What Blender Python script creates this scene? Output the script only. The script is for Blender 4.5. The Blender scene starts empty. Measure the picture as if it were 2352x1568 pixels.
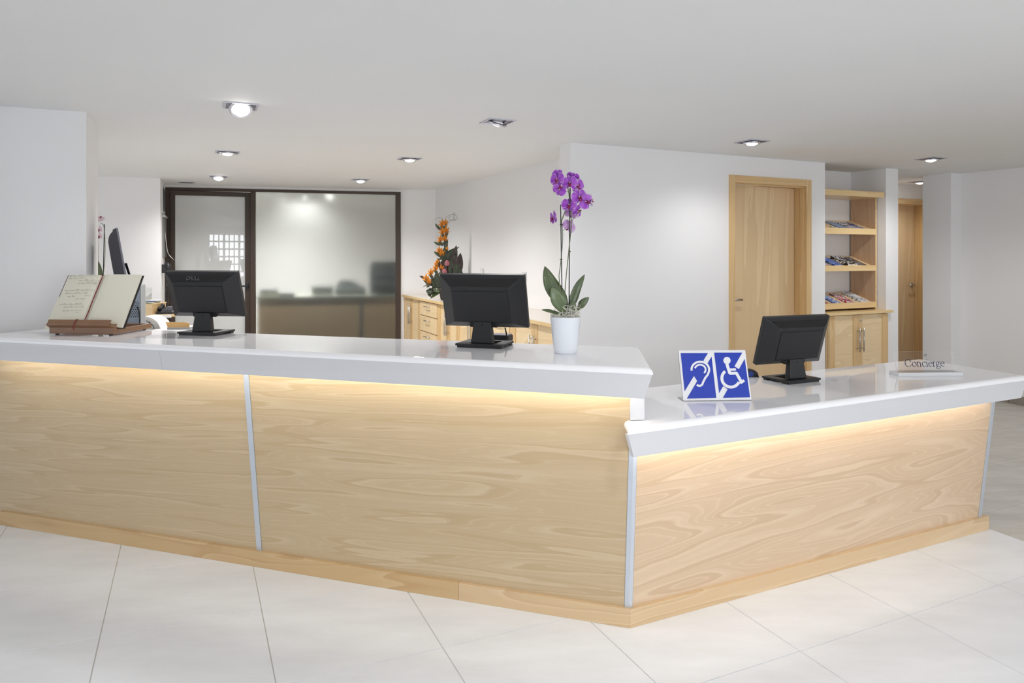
import bpy, math, random
from mathutils import Vector, Matrix
from math import sin, cos, pi, radians as R

# ------------------------------------------------------------------ camera, light, exposure
H, F, CX, HY = 1.48, 1600.0, 1176.0, 585.0        # camera height, focal length in pixels, principal column, horizon row
ZC = 2.34                                         # ceiling height
sc = bpy.context.scene
COL = sc.collection
cam_d = bpy.data.cameras.new('camera'); cam = bpy.data.objects.new('camera', cam_d); COL.objects.link(cam)
cam.location = (0, 0, H); cam.rotation_euler = (R(90), 0, 0)
cam_d.sensor_width = 36; cam_d.lens = 36 * F / 2352; cam_d.shift_y = (HY - 784) / 2352
cam_d.clip_start = 0.05; cam_d.clip_end = 100
sc.camera = cam
vs = sc.view_settings
vs.view_transform = 'Standard'; vs.look = 'None'; vs.gamma = 1; vs.use_curve_mapping = False
vs.exposure = 0.6
w = bpy.data.worlds.new('world'); sc.world = w; w.use_nodes = True
w.node_tree.nodes['Background'].inputs[0].default_value = (0.86, 0.92, 1.0, 1)
w.node_tree.nodes['Background'].inputs[1].default_value = 1.2
cy = sc.cycles
cy.max_bounces = 10; cy.diffuse_bounces = 6; cy.glossy_bounces = 4; cy.transmission_bounces = 8; cy.transparent_max_bounces = 8
cy.use_denoising = True; cy.sample_clamp_indirect = 6; cy.caustics_reflective = False; cy.caustics_refractive = False

def area(name, loc, rot, sx, sy, power, col=(1, 1, 1), spread=180):
    d = bpy.data.lights.new(name, 'AREA'); d.shape = 'RECTANGLE'; d.size = sx; d.size_y = sy; d.energy = power; d.color = col; d.spread = R(spread)
    o = bpy.data.objects.new(name, d); COL.objects.link(o); o.location = loc; o.rotation_euler = rot
    return o
# daylight coming in through the glazed street front behind the camera
area('daylight_front', (.47, -3.55, 1.42), (R(90), 0, 0), 1.9, 1.3, 26, (0.93, 0.96, 1.0))
area('daylight_side', (4.0, -3.55, 1.2), (R(90), 0, 0), 3.8, 2.0, 55, (0.93, 0.96, 1.0))

# ------------------------------------------------------------------ helpers
def lin(c): 
    c = c / 255; return c / 12.92 if c <= .04045 else ((c + .055) / 1.055) ** 2.4
def rgb(r, g, b): return (lin(r), lin(g), lin(b), 1)
def ray(px, py): return Vector(((px - CX) / F, 1, (HY - py) / F))
def PZ(px, py, z): return Vector((0, 0, H)) + ray(px, py) * ((H - z) * F / (py - HY))     # pixel onto the horizontal plane z
def PY(px, py, Y): return Vector((0, 0, H)) + ray(px, py) * Y                              # pixel at depth Y
def PL(px, py, A, B):                                                                    # pixel onto the vertical plane over A-B
    k = (px - CX) / F; dx, dy = B[0] - A[0], B[1] - A[1]
    t = (k * A[1] - A[0]) / (dx - k * dy)
    return Vector((0, 0, H)) + ray(px, py) * (A[1] + t * dy)

class MB:
    def __init__(s): s.v = []; s.f = []
    def add(s, vs, fs):
        n = len(s.v); s.v += [Vector(v) for v in vs]; s.f += [tuple(i + n for i in f) for f in fs]; return s
    def box(s, x0, x1, y0, y1, z0, z1, M=None):
        vs = [Vector((x, y, z)) for z in (z0, z1) for y in (y0, y1) for x in (x0, x1)]
        if M is not None: vs = [M @ v for v in vs]
        return s.add(vs, [(0, 2, 3, 1), (4, 5, 7, 6), (0, 1, 5, 4), (2, 6, 7, 3), (0, 4, 6, 2), (1, 3, 7, 5)])
    def hexa(s, a, b):      # two matching quads (lists of 4 points)
        return s.add(list(a) + list(b), [(3, 2, 1, 0), (4, 5, 6, 7), (0, 1, 5, 4), (1, 2, 6, 5), (2, 3, 7, 6), (3, 0, 4, 7)])
    def prism(s, poly, z0, z1):
        n = len(poly)
        return s.add([(p[0], p[1], z0) for p in poly] + [(p[0], p[1], z1) for p in poly],
                     [tuple(reversed(range(n))), tuple(range(n, 2 * n))] + [(i, (i + 1) % n, n + (i + 1) % n, n + i) for i in range(n)])
    def ruled(s, A, B):     # closed profile A at one end, B at the other
        n = len(A)
        return s.add(list(A) + list(B), [tuple(reversed(range(n))), tuple(range(n, 2 * n))] + [(i, (i + 1) % n, n + (i + 1) % n, n + i) for i in range(n)])
    def tube(s, pts, r, n=8, caps=True):
        pts = [Vector(p) for p in pts]; m = len(pts)
        rs = r if isinstance(r, (list, tuple)) else [r] * m
        up = None; rings = []
        for i, p in enumerate(pts):
            t = (pts[min(i + 1, m - 1)] - pts[max(i - 1, 0)]).normalized()
            if up is None:
                up = t.cross(Vector((0, 0, 1)))
                if up.length < .01: up = Vector((1, 0, 0))
            up = (up - t * up.dot(t)).normalized(); w_ = t.cross(up)
            rings.append([p + (up * cos(2 * pi * k / n) + w_ * sin(2 * pi * k / n)) * rs[i] for k in range(n)])
        vs = [v for q in rings for v in q]; fs = []
        for i in range(m - 1):
            for k in range(n):
                a, b = i * n + k, i * n + (k + 1) % n
                fs.append((a, b, b + n, a + n))
        if caps: fs += [tuple(reversed(range(n))), tuple(range((m - 1) * n, m * n))]
        return s.add(vs, fs)
    def lathe(s, prof, n=32, c=(0, 0, 0)):
        vs = [(c[0] + r * cos(2 * pi * k / n), c[1] + r * sin(2 * pi * k / n), c[2] + z) for r, z in prof for k in range(n)]; fs = []
        for i in range(len(prof) - 1):
            for k in range(n):
                a, b = i * n + k, i * n + (k + 1) % n
                fs.append((a, b, b + n, a + n))
        fs += [tuple(reversed(range(n))), tuple(range((len(prof) - 1) * n, len(prof) * n))]
        return s.add(vs, fs)
    def sheet(s, rows):     # grid surface from rows of points
        m, n = len(rows), len(rows[0])
        return s.add([p for r_ in rows for p in r_], [(i * n + k, i * n + k + 1, (i + 1) * n + k + 1, (i + 1) * n + k) for i in range(m - 1) for k in range(n - 1)])

WM = {}
def wm(o): return WM.get(o.name, Matrix.Identity(4))
def props(o, label=None, cat=None, group=None, kind=None):
    for k, v in (('label', label), ('category', cat), ('group', group), ('kind', kind)):
        if v: o[k] = v
    return o
def thing(name, label, cat, loc=(0, 0, 0), rz=0, group=None, kind=None):
    o = bpy.data.objects.new(name, None); COL.objects.link(o); o.empty_display_size = .05
    o.location = loc; o.rotation_euler = (0, 0, rz)
    WM[o.name] = Matrix.Translation(Vector(loc)) @ Matrix.Rotation(rz, 4, 'Z')
    return props(o, label, cat, group, kind)
def obj(name, mb, mat, parent=None, world=False, smooth=False, bevel=0, solid=0, bseg=2, label=None, kind=None):
    me = bpy.data.meshes.new(name)
    vs_ = mb.v
    if world and parent is not None:
        inv = wm(parent).inverted(); vs_ = [inv @ v for v in vs_]
    me.from_pydata([tuple(v) for v in vs_], [], mb.f); me.update()
    import bmesh
    bm = bmesh.new(); bm.from_mesh(me); bmesh.ops.recalc_face_normals(bm, faces=bm.faces); bm.to_mesh(me); bm.free()
    if smooth:
        for p in me.polygons: p.use_smooth = True
    me.materials.append(mat)
    o = bpy.data.objects.new(name, me); COL.objects.link(o)
    if parent is not None: o.parent = parent; WM[o.name] = wm(parent)
    if bevel:
        m = o.modifiers.new('bevel', 'BEVEL'); m.width = bevel; m.segments = bseg; m.limit_method = 'ANGLE'; m.angle_limit = R(35); m.harden_normals = False
    if solid:
        m = o.modifiers.new('thick', 'SOLIDIFY'); m.thickness = solid; m.offset = 0
    return props(o, label=label, kind=kind)
def copy_tree(o, parent=None):
    c = o.copy(); COL.objects.link(c)
    if parent is not None: c.parent = parent
    for ch in list(o.children): copy_tree(ch, c)
    return c

# ------------------------------------------------------------------ materials
def mat(name, col=(.8, .8, .8, 1), rough=.5, metal=0, coat=0, trans=0, ior=1.45, emis=None, estr=0, spec=.5):
    m = bpy.data.materials.new(name); m.use_nodes = True
    b = m.node_tree.nodes['Principled BSDF']; I = b.inputs
    I['Base Color'].default_value = col; I['Roughness'].default_value = rough; I['Metallic'].default_value = metal
    I['Coat Weight'].default_value = coat; I['Coat Roughness'].default_value = .03
    I['Transmission Weight'].default_value = trans; I['IOR'].default_value = ior; I['Specular IOR Level'].default_value = spec
    if emis: I['Emission Color'].default_value = emis; I['Emission Strength'].default_value = estr
    return m
class N:        # tiny node helper
    def __init__(s, m): s.t = m.node_tree; s.b = s.t.nodes['Principled BSDF']
    def n(s, typ, **k):
        o = s.t.nodes.new(typ)
        for a, v in k.items():
            if a.startswith('i_'):
                a = a[2:]; key = int(a) if a.isdigit() else a
                tgt = o.inputs[key]
                if isinstance(v, bpy.types.NodeSocket): s.t.links.new(v, tgt)
                else: tgt.default_value = v
            else: setattr(o, a, v)
        return o
    def math(s, op, a, b=0.0, c=0.0):
        return s.n('ShaderNodeMath', operation=op, i_0=a, i_1=b, i_2=c).outputs[0]
    def ramp(s, f, stops, interp='LINEAR'):
        o = s.n('ShaderNodeValToRGB', i_0=f); e = o.color_ramp; e.interpolation = interp
        while len(e.elements) < len(stops): e.elements.new(.5)
        for k, (p, c) in enumerate(stops): e.elements[k].position = p; e.elements[k].color = c
        return o.outputs[0]
    def mix(s, f, a, b, blend='MIX'):
        o = s.n('ShaderNodeMix', data_type='RGBA', blend_type=blend)
        for k, v in ((0, f), (6, a), (7, b)):
            if isinstance(v, bpy.types.NodeSocket): s.t.links.new(v, o.inputs[k])
            else: o.inputs[k].default_value = v
        return o.outputs[2]
    def link(s, a, name): s.t.links.new(a, s.b.inputs[name])
    def bump(s, h, d=.001, st=.3):
        o = s.n('ShaderNodeBump', i_Height=h); o.inputs['Distance'].default_value = d; o.inputs['Strength'].default_value = st
        s.link(o.outputs[0], 'Normal')

def veneer(name, base, dark, light, sx=1.2, period=.16, bands=5.0, rough=.35, vert=False, fine=.5, drift=1.4, seed=0., warp=.5):
    """rotary cut veneer: cathedral figure repeating up the sheet, grain along local x (or z when vert)"""
    m = mat(name, base, rough, coat=.25); k = N(m)
    tc = k.n('ShaderNodeTexCoord').outputs['Object']
    sp = k.n('ShaderNodeSeparateXYZ', i_0=tc)
    x, z = (sp.outputs[2], k.math('ADD', sp.outputs[0], sp.outputs[1])) if vert else (sp.outputs[0], sp.outputs[2])
    zz = k.math('ADD', z, k.math('MULTIPLY', x, -.045))
    wob = k.n('ShaderNodeTexNoise', i_Scale=2.5, i_Detail=2.0, i_Vector=k.n('ShaderNodeCombineXYZ', i_0=x, i_1=zz, i_2=seed).outputs[0])
    zz = k.math('ADD', zz, k.math('MULTIPLY', k.math('SUBTRACT', wob.outputs[0], .5), .03))
    th = k.math('MULTIPLY', zz, 2 * pi / period)
    v = k.n('ShaderNodeCombineXYZ', i_0=k.math('MULTIPLY', x, sx), i_1=k.math('MULTIPLY', k.math('COSINE', th), .32), i_2=k.math('MULTIPLY', k.math('SINE', th), .32)).outputs[0]
    n1 = k.n('ShaderNodeTexNoise', noise_dimensions='4D', i_Vector=v, i_W=k.math('ADD', k.math('MULTIPLY', z, drift), seed), i_Scale=1.5, i_Detail=.8, i_Roughness=.35, i_Distortion=warp).outputs[0]
    n2 = k.n('ShaderNodeTexNoise', i_Vector=k.n('ShaderNodeCombineXYZ', i_0=k.math('MULTIPLY', x, 14), i_1=k.math('MULTIPLY', z, 60), i_2=seed).outputs[0], i_Scale=1.0, i_Detail=3.0).outputs[0]
    jag = k.math('MULTIPLY', n2, .10)
    f = k.math('FRACT', k.math('ADD', k.math('MULTIPLY', n1, bands), jag))
    c = k.ramp(f, [(0, dark), (.35, base), (.80, base), (.95, light), (1.0, light)])
    f2 = k.math('FRACT', k.math('ADD', k.math('MULTIPLY', n1, bands * 5.0), k.math('MULTIPLY', jag, 2.5)))
    c = k.mix(k.math('MULTIPLY', k.ramp(f2, [(.0, (.5, .5, .5, 1)), (.25, (0, 0, 0, 1)), (.78, (0, 0, 0, 1)), (.93, (1, 1, 1, 1)), (1, (1, 1, 1, 1))]), .42 * fine), c, light)
    fl = k.n('ShaderNodeTexNoise', i_Vector=k.n('ShaderNodeCombineXYZ', i_0=k.math('MULTIPLY', x, 60), i_1=k.math('MULTIPLY', z, 520), i_2=seed).outputs[0], i_Scale=1.0, i_Detail=2.0).outputs[0]
    c = k.mix(k.math('MULTIPLY', k.ramp(fl, [(.45, (0, 0, 0, 1)), (.75, (1, 1, 1, 1))]), .22), c, dark)
    big = k.n('ShaderNodeTexNoise', i_Vector=tc, i_Scale=.9, i_Detail=1.0).outputs[0]
    c = k.mix(k.math('MULTIPLY', big, .18), c, light)
    k.link(c, 'Base Color')
    return m

m_wall = mat('wall_paint', rgb(233, 232, 232), .6); k = N(m_wall)
nz = k.n('ShaderNodeTexNoise', i_Scale=260.0, i_Detail=2.0, i_Vector=k.n('ShaderNodeTexCoord').outputs['Object']).outputs[0]; k.bump(nz, .0006, .25)
m_ceil = mat('ceiling_paint', rgb(240, 240, 238), .8); k = N(m_ceil)
nz = k.n('ShaderNodeTexNoise', i_Scale=1.4, i_Detail=2.0, i_Vector=k.n('ShaderNodeTexCoord').outputs['Object']).outputs[0]
k.link(k.mix(nz, rgb(230, 230, 229), rgb(225, 225, 224)), 'Base Color')
def tile_mat(name, a, b, rough, sc_=2.5):
    m = mat(name, a, rough, coat=.15); k = N(m)
    tc = k.n('ShaderNodeTexCoord').outputs['Object']
    mp = k.n('ShaderNodeMapping', i_Vector=tc); mp.inputs['Rotation'].default_value = (0, 0, R(-24)); mp.inputs['Scale'].default_value = (.8, 2.4, 1)
    n = k.n('ShaderNodeTexNoise', i_Vector=mp.outputs[0], i_Scale=sc_, i_Detail=6.0, i_Roughness=.6).outputs[0]
    k.link(k.mix(k.ramp(n, [(.35, (0, 0, 0, 1)), (.65, (1, 1, 1, 1))]), a, b), 'Base Color')
    k.link(k.math('MULTIPLY_ADD', n, .2, rough - .1), 'Roughness')
    return m
m_tile = tile_mat('porcelain_tile_pale', rgb(232, 235, 240), rgb(223, 226, 230), .45)
m_tile2 = tile_mat('porcelain_tile_grey', rgb(206, 202, 195), rgb(190, 185, 176), .4, 3.5)
m_grout = mat('grout', rgb(196, 192, 186), .9)
m_base = tile_mat('baseboard_tile', rgb(150, 142, 132), rgb(136, 128, 118), .4, 6)
m_top = mat('gloss_white_worktop', rgb(246, 245, 247), .03, coat=0, spec=.42)
m_fascia = mat('white_fascia', rgb(209, 209, 212), .35)
m_alu = mat('satin_aluminium', rgb(205, 212, 222), .38, .55)
m_wpanel = veneer('beech_veneer_tall', rgb(192, 170, 136), rgb(183, 159, 122), rgb(202, 182, 150), sx=.62, period=.165, bands=4.5, seed=3.1, warp=.25, fine=1.3)
m_wpanel2 = veneer('beech_veneer_low', rgb(206, 180, 150), rgb(196, 168, 137), rgb(216, 193, 165), sx=.62, period=.34, bands=6.0, seed=9.4, fine=1.9, warp=.35)
m_skirt = veneer('beech_skirting', rgb(196, 166, 122), rgb(184, 150, 105), rgb(202, 174, 132), sx=.7, period=.3, bands=5, seed=5)
m_skirt2 = veneer('beech_skirting_low', rgb(206, 178, 140), rgb(196, 166, 127), rgb(214, 189, 154), sx=.7, period=.3, bands=4, seed=7)
m_beech = veneer('beech_cabinet', rgb(226, 200, 158), rgb(218, 190, 146), rgb(232, 210, 172), sx=1.0, period=.3, bands=4, seed=1.3)
m_beechv = veneer('beech_door', rgb(221, 192, 150), rgb(214, 184, 142), rgb(228, 202, 162), sx=.35, period=.35, bands=2.2, seed=2.7, vert=True, warp=.2, rough=.45)
m_beechd = veneer('beech_frame', rgb(212, 178, 128), rgb(200, 164, 114), rgb(220, 190, 144), sx=.3, period=.25, bands=4, seed=4.7, vert=True, warp=.2)
m_beech2 = veneer('beech_edge', rgb(224, 194, 142), rgb(214, 180, 126), rgb(230, 204, 156), sx=.8, period=.2, bands=3, seed=6.2)
m_beeche = veneer('beech_shelf_side', rgb(190, 158, 128), rgb(180, 148, 116), rgb(198, 168, 138), sx=.3, period=.25, bands=4, seed=8.7, vert=True)
m_steel = mat('brushed_steel', rgb(186, 184, 182), .28, 1)
m_chrome = mat('chrome', rgb(225, 225, 230), .12, 1)
m_black = mat('black_plastic', rgb(34, 34, 36), .45); k = N(m_black)
nz = k.n('ShaderNodeTexNoise', i_Scale=900.0, i_Detail=2.0, i_Vector=k.n('ShaderNodeTexCoord').outputs['Object']).outputs[0]; k.bump(nz, .0004, .5)
m_blackg = mat('black_gloss_plastic', rgb(26, 25, 27), .2)
m_blackl = mat('dark_grey_plastic', rgb(72, 72, 78), .45)
m_logo = mat('embossed_logo', rgb(84, 84, 86), .35)
m_brown = mat('brown_anodised_frame', rgb(66, 54, 46), .4, .2)
m_led = mat('led_strip_light', emis=(1.0, .94, .83, 1), estr=24.0)
m_paper = mat('paper_white', rgb(232, 230, 226), .8)
m_silver = mat('silver_plastic', rgb(140, 138, 150), .35, .3)

# ------------------------------------------------------------------ plan of the room (floor points from the plan of the ceiling line)
TH = .42108; TA, TB, OX, OY = .40803 * H, .39845 * H, -.65431 * H, 2.89863 * H
U = Vector((cos(TH), sin(TH), 0)); V = Vector((-sin(TH), cos(TH), 0))
def ceil_pt(px, py): p = PZ(px, py, ZC); return (p.x, p.y)
def off(p, d, s): return (p[0] + d[0] * s, p[1] + d[1] * s)
A0, A1 = ceil_pt(1310, 327), ceil_pt(1895, 374)
dA = (Vector(A1) - Vector(A0)).normalized(); nA = Vector((-dA.y, dA.x)); AA = math.atan2(dA.y, dA.x)   # along and into the door wall
A2 = off(A0, nA, .17)
N0 = ceil_pt(2035, 386); N1 = off(N0, dA, .182)
NB = off(N0, nA, .40)
W30 = ceil_pt(2184, 397); W31 = off(W30, dA, .172); 
BR0, BR1 = ceil_pt(1000, 436), ceil_pt(1285, 365)
BL0, BL1 = ceil_pt(228, 405), ceil_pt(368, 409)
G0, G1 = ceil_pt(379, 424.5), ceil_pt(925, 436.5)
P0, P1, P2 = ceil_pt(0, 245), ceil_pt(198, 257), ceil_pt(225, 291)

def struct(name, mb, m, parent=None, **k):
    o = obj(name, mb, m, parent, world=parent is not None, **k)
    if parent is None: o['kind'] = 'structure'
    return o
def wall(name, poly, z0=0, z1=ZC): return struct(name, MB().prism(poly, z0, z1), m_wall)

struct('ceiling', MB().prism([(-8, -3.62), (8, -3.62), (8, 13), (-8, 13)], ZC, ZC + .1), m_ceil)
# the floor: a bed of grout with every tile laid on it
fl = struct('floor', MB().prism([(-8, -3.62), (8, -3.62), (8, 13), (-8, 13)], -.1, -.003), m_grout)
def fit_grid(b, a):                 # regular grid, nudged near the counter to the joints as laid
    X = Vector((OX / 1, OY / 1, 0)); u = b * TA + OX; v = -a * TB + OY
    p = Vector((cos(TH) * u - sin(TH) * v, sin(TH) * u + cos(TH) * v, 0))
    if p.y > 1.2:
        f, h, th, ox, oy, ta, tb, kk = 1657.03, 557.27, .4183, -.6286, 2.831, .3969, .3813, .0256
        u, v = b * ta + ox, -a * tb + oy; X, Y = cos(th) * u - sin(th) * v, sin(th) * u + cos(th) * v
        if Y > .75:
            qx, qy = 1176 + f * X / Y, h + f / Y; x, y = qx, qy
            for _ in range(12):
                dx, dy = (x - 1176) / 1176, (y - 784) / 1176; s = 1 + kk * (dx * dx + dy * dy)
                x, y = 1176 + (qx - 1176) / s, 784 + (qy - 784) / s
            q = PZ(x, y, 0); g = min(1, max(0, (p.y - 1.2) / .5)) * min(1, max(0, (4.2 - abs(p.x)) / 1.2)) * min(1, max(0, (6.5 - p.y) / 1.5))
            if (q - p).length < .15: p = p.lerp(q, g)
    return p
def tile(b0, b1, a0, a1, m, g=.0016):
    c = [fit_grid(b0, a1), fit_grid(b1, a1), fit_grid(b1, a0), fit_grid(b0, a0)]
    mid = sum(c, Vector()) / 4
    lo = [p + (mid - p).normalized() * g * 1.41 for p in c]
    hi = [p + (mid - p).normalized() * (g + .0008) * 1.41 + Vector((0, 0, .0)) for p in c]
    q = MB().hexa([p + Vector((0, 0, -.003)) for p in lo], [Vector((p.x, p.y, 0)) for p in hi])
    obj('tile', q, m, fl)
for b in range(-6, 8):
    for a in range(-1, 10):
        c = fit_grid(b + .5, a + .5)
        if -4.6 < c.x < 4.6 and -2.6 < c.y < 5.2: tile(b, b + 1, a, a + 1, m_tile)
for b in range(8, 14, 2):
    for a in range(-5, 10):
        c = fit_grid(b + 1, a + .5)
        if c.x < 7 and -1 < c.y < 9: tile(b, b + 2, a, a + 1, m_tile2)

# walls
wall('wall_left', [P0 if False else off(P0, (-.92, -.39), 2.0), P1, P2, off(P2, (-.9, .43), .0), off(P0, (-1.2, .6), 1.6)])
lw = PZ(2, 1206, 0)
wall('wall_front_left', [(lw.x - .22, lw.y + .10), (lw.x - 2.2, lw.y - .95), (lw.x - 2.5, lw.y - .8), (lw.x - .35, lw.y + .20)])
wall('wall_back_left', [off(BL0, (-.96, -.28), 1.6), BL1, G0, off(G0, (-.4, .92), .1), off(BL0, (-1.2, 1.0), 1.4)])
gd = (Vector(G1) - Vector(G0)).normalized(); gn = Vector((-gd.y, gd.x)); GA = math.atan2(gd.y, gd.x)
wall('wall_back', [G1, BR0, off(BR0, gn, .12), off(G1, gn, .12)])
bd = (Vector(BR1) - Vector(BR0)).normalized()
wall('wall_office', [BR0, off(BR0, bd, 4.05), off(off(BR0, bd, 4.05), (-bd.y, bd.x), .1), off(BR0, (-bd.y, bd.x), .1)])
# the door wall with its opening
def ua(px): p = PL(px, 700, A0, A1); return (Vector((p.x, p.y)) - Vector(A0)).dot(dA)
DT = PL(1670, 401, A0, A1).z                      # top of the door trim
uL, uR = ua(1680), ua(1856)
mb = MB(); 
def seg(u0, u1, z0, z1): mb.prism([off(A0, dA, u0), off(A0, dA, u1), off(off(A0, dA, u1), nA, .17), off(off(A0, dA, u0), nA, .17)], z0, z1)
LA = (Vector(A1) - Vector(A0)).length
seg(0, uL, 0, ZC); seg(uR, LA, 0, ZC); seg(uL, uR, DT - .05, ZC)
struct('wall_doors', mb, m_wall)
# niche: back, left cheek, right pier
NL = off(A1, nA, .55)
wall('wall_niche', [off(A1, nA, .17), off(off(A1, nA, .17), dA, -.06), off(off(A1, dA, -.06), nA, .52), off(NB, nA, .12), off(off(N1, nA, .40), nA, .12), N1, N0, NB, off(off(NB, dA, -(Vector(N0) - Vector(A1)).length), (0, 0), 0)])
wall('wall_pier', [W30, W31, off(W31, nA, .308), off(W30, nA, .308)])
rd = -nA
wall('wall_right', [W31, off(W31, rd, 7.6), off(off(W31, rd, 7.6), dA, .15), off(W31, dA, .15)])
# corridor beyond the pier
C0 = PZ(2065, 425, ZC); 
c0 = (C0.x, C0.y)
cA, cB = off(c0, dA, -.5), off(c0, dA, 2.2)
def uc(px): p = PL(px, 700, cA, cB); return (Vector((p.x, p.y)) - Vector(cA)).dot(dA)
DT2 = PL(2092, 457, cA, cB).z
vL, vR = uc(2119) - .98, uc(2127)
mb = MB()
def seg2(u0, u1, z0, z1): mb.prism([off(cA, dA, u0), off(cA, dA, u1), off(off(cA, dA, u1), nA, .15), off(off(cA, dA, u0), nA, .15)], z0, z1)
seg2(-1.2, vL, 0, ZC); seg2(vR, 2.9, 0, ZC); seg2(vL, vR, DT2 - .05, ZC)
struct('wall_corridor', mb, m_wall)
wall('wall_corridor_left', [off(N1, nA, .52), off(off(N1, nA, .52), (-1, 0), .1), off(off(N1, nA, 1.75), (-1, 0), .1), off(N1, nA, 1.75)])
wall('wall_corridor_right', [off(off(W31, nA, .30), dA, .0), off(off(W31, nA, .30), dA, 1.5), off(off(off(W31, nA, 1.7), dA, 1.5), nA, 0), off(off(W31, nA, 1.7), dA, 1.38), off(off(W31, nA, .42), dA, 1.38), off(off(W31, nA, .42), dA, 0)])
# baseboard tiles along the right wall
bb = thing('baseboard_right', None, None, (W31[0], W31[1], 0), 0, kind='structure')
for i in range(5):
    s0 = i * 1.12 - .66 + .02; s1 = s0 + 1.115; s0 = max(0, s0)
    a, b_ = off(W31, rd, s0), off(W31, rd, s1)
    obj('tile', MB().prism([a, b_, off(b_, dA, -.012), off(a, dA, -.012)], 0.001, .085), m_base, bb, world=True)
# street front behind the camera: wall with a barred window and a wide glazed opening
mb = MB()
def fs(x0, x1, z0, z1): mb.box(x0, x1, -3.62, -3.42, z0, z1)
fs(-8, -.48, 0, ZC); fs(-.48, 1.42, 0, .75); fs(-.48, 1.42, 2.1, ZC); fs(1.42, 2.1, 0, ZC); fs(2.1, 5.9, 2.28, ZC); fs(5.9, 8, 0, ZC)
struct('wall_front', mb, m_wall)
wn = thing('window_1', None, None, (.47, -3.45, .75), 0, kind='structure')
q = MB()
for i in range(14): x = -.48 + i * .146; q.box(x - (.03 if i % 3 == 0 else .014), x + (.03 if i % 3 == 0 else .014), -3.46, -3.42, .75, 2.1)
for i in range(7): z = .75 + i * .225; q.box(-.48, 1.42, -3.455, -3.425, z - .022, z + .022)
obj('glazing_bars', q, mat('white_window_paint', rgb(225, 226, 228), .4), wn, world=True)
# ------------------------------------------------------------------ the reception counters
ZT, ZJ, ZF = 1.06, 1.037, .95                 # tall counter: worktop, underside of worktop, underside of fascia
yawL = math.atan2(PZ(1447, 1443, 0).y - PZ(4, 1206, 0).y, PZ(1447, 1443, 0).x - PZ(4, 1206, 0).x)
c3 = PZ(1447, 1443, 0)
eL = Vector((cos(yawL), sin(yawL), 0)); nL = Vector((-eL.y, eL.x, 0)) * -1      # along, outward
def PZn(px, py, z): return PZ(px, py, z)
def lerp(a, b, t): return a + (b - a) * t
def skirt_line_L(t): return lerp(PZ(4, 1206, 0), PZ(1447, 1443, 0), t)
tall = thing('reception_counter', 'tall beech veneer reception counter, the long left-hand one with an aluminium joint strip', 'counter', tuple(c3), yawL)
Lb0, Lb1 = PZ(4, 1206, 0), c3
# skirting boards
def skirting(parent, a, b, t0, t1, out, m, h=.074, th=.018):
    a_, b_ = lerp(a, b, t0), lerp(a, b, t1); Z = Vector((0, 0, h)); I = -out * th
    obj('skirting_board', MB().hexa([a_, b_, b_ + I, a_ + I], [a_ + Z, b_ + Z, b_ + I + Z, a_ + I + Z]), m, parent, world=True, bevel=.0015)
tj = (Vector(PZ(1049, 1383, 0)) - Lb0).length / (c3 - Lb0).length
# back foot of the panel and its leaning head
pL0, pL1 = lerp(Lb0, c3, 0) - nL * .018, c3 - nL * .018
strip_u = .418
def panel_pts(a, b, out, lean, z0, z1, t0, t1):
    f = lambda t, z: lerp(a, b, t) + out * (lean * (z - z0) / (z1 - z0)) + Vector((0, 0, z))
    return f(t0, z0), f(t1, z0), f(t1, z1), f(t0, z1)
def panel(parent, a, b, out, lean, z0, z1, t0, t1, m, name='veneer_panel', th=.018, extra=0):
    q = panel_pts(a, b, out, lean, z0, z1, t0, t1); q = [p + out * extra for p in q]
    back = [p - out * th for p in q]
    return obj(name, MB().hexa(q, back), m, parent, world=True, bevel=.001)
nR_a, nR_b = c3, PZ(2272, 1216, 0)
yawR = math.atan2(nR_b.y - nR_a.y, nR_b.x - nR_a.x)
eR = Vector((cos(yawR), sin(yawR), 0)); nR = Vector((eR.y, -eR.x, 0))
pR0, pR1 = c3 - nR * .018, nR_b - nR * .018 - eR * .03
# common corner of the two leaning panels (mitre) at foot and head
def mitre(s): # point where both faces, moved out by s from the skirting line, meet
    h = (nL + nR).normalized(); return c3 + h * (s / h.dot(nL))
def mpt(s, z): p = mitre(s); return Vector((p.x, p.y, z))
LEAN = .094; Z0 = .07; ZP = .975
zr_top = .77
def sL(z): return -.018 + LEAN * (z - Z0) / (.916 - Z0)       # outward offset of the panel face at height z
def quad_panel(parent, bots, tops, inward, m, name, th=.016, **k):
    q = [bots[0], bots[1], tops[1], tops[0]]
    return obj(name, MB().hexa(q, [p + inward * th for p in q]), m, parent, world=True, bevel=.0008, **k)
def onL(px, z):      # point of the tall panel's face seen in pixel column px at height z
    s = sL(z); a, b = Lb0 + nL * s, c3 + nL * s
    p = PL(px, 700, a, b); return Vector((p.x, p.y, z))
def onR(px, z):
    s = sL(z); a, b = nR_a + nR * s, nR_b + nR * s
    p = PL(px, 700, a, b); return Vector((p.x, p.y, z))
zh = .965
st0b, st1b = onL(592.5, Z0), onL(600.5, Z0)
u_of = lambda p: (p - Lb0).dot(eL)
wS = .030
us = u_of(onL(596, Z0)); 
def Lp(u, z, extra=0): return Lb0 + eL * u + nL * (sL(z) + extra) + Vector((0, 0, z))
uend = (c3 - Lb0).length
def cornerL(z, back=0):  # where the panel face reaches the corner post
    m_ = mitre(sL(z)); return Vector((m_.x, m_.y, z)) - eL * back
def cornerR(z, back=0):
    m_ = mitre(sL(z)); return Vector((m_.x, m_.y, z)) + eR * back
quad_panel(tall, [Lp(-.10, Z0), Lp(us - wS / 2, Z0)], [Lp(-.10, zh), Lp(us - wS / 2, zh)], -nL, m_wpanel, 'veneer_panel')
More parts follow.
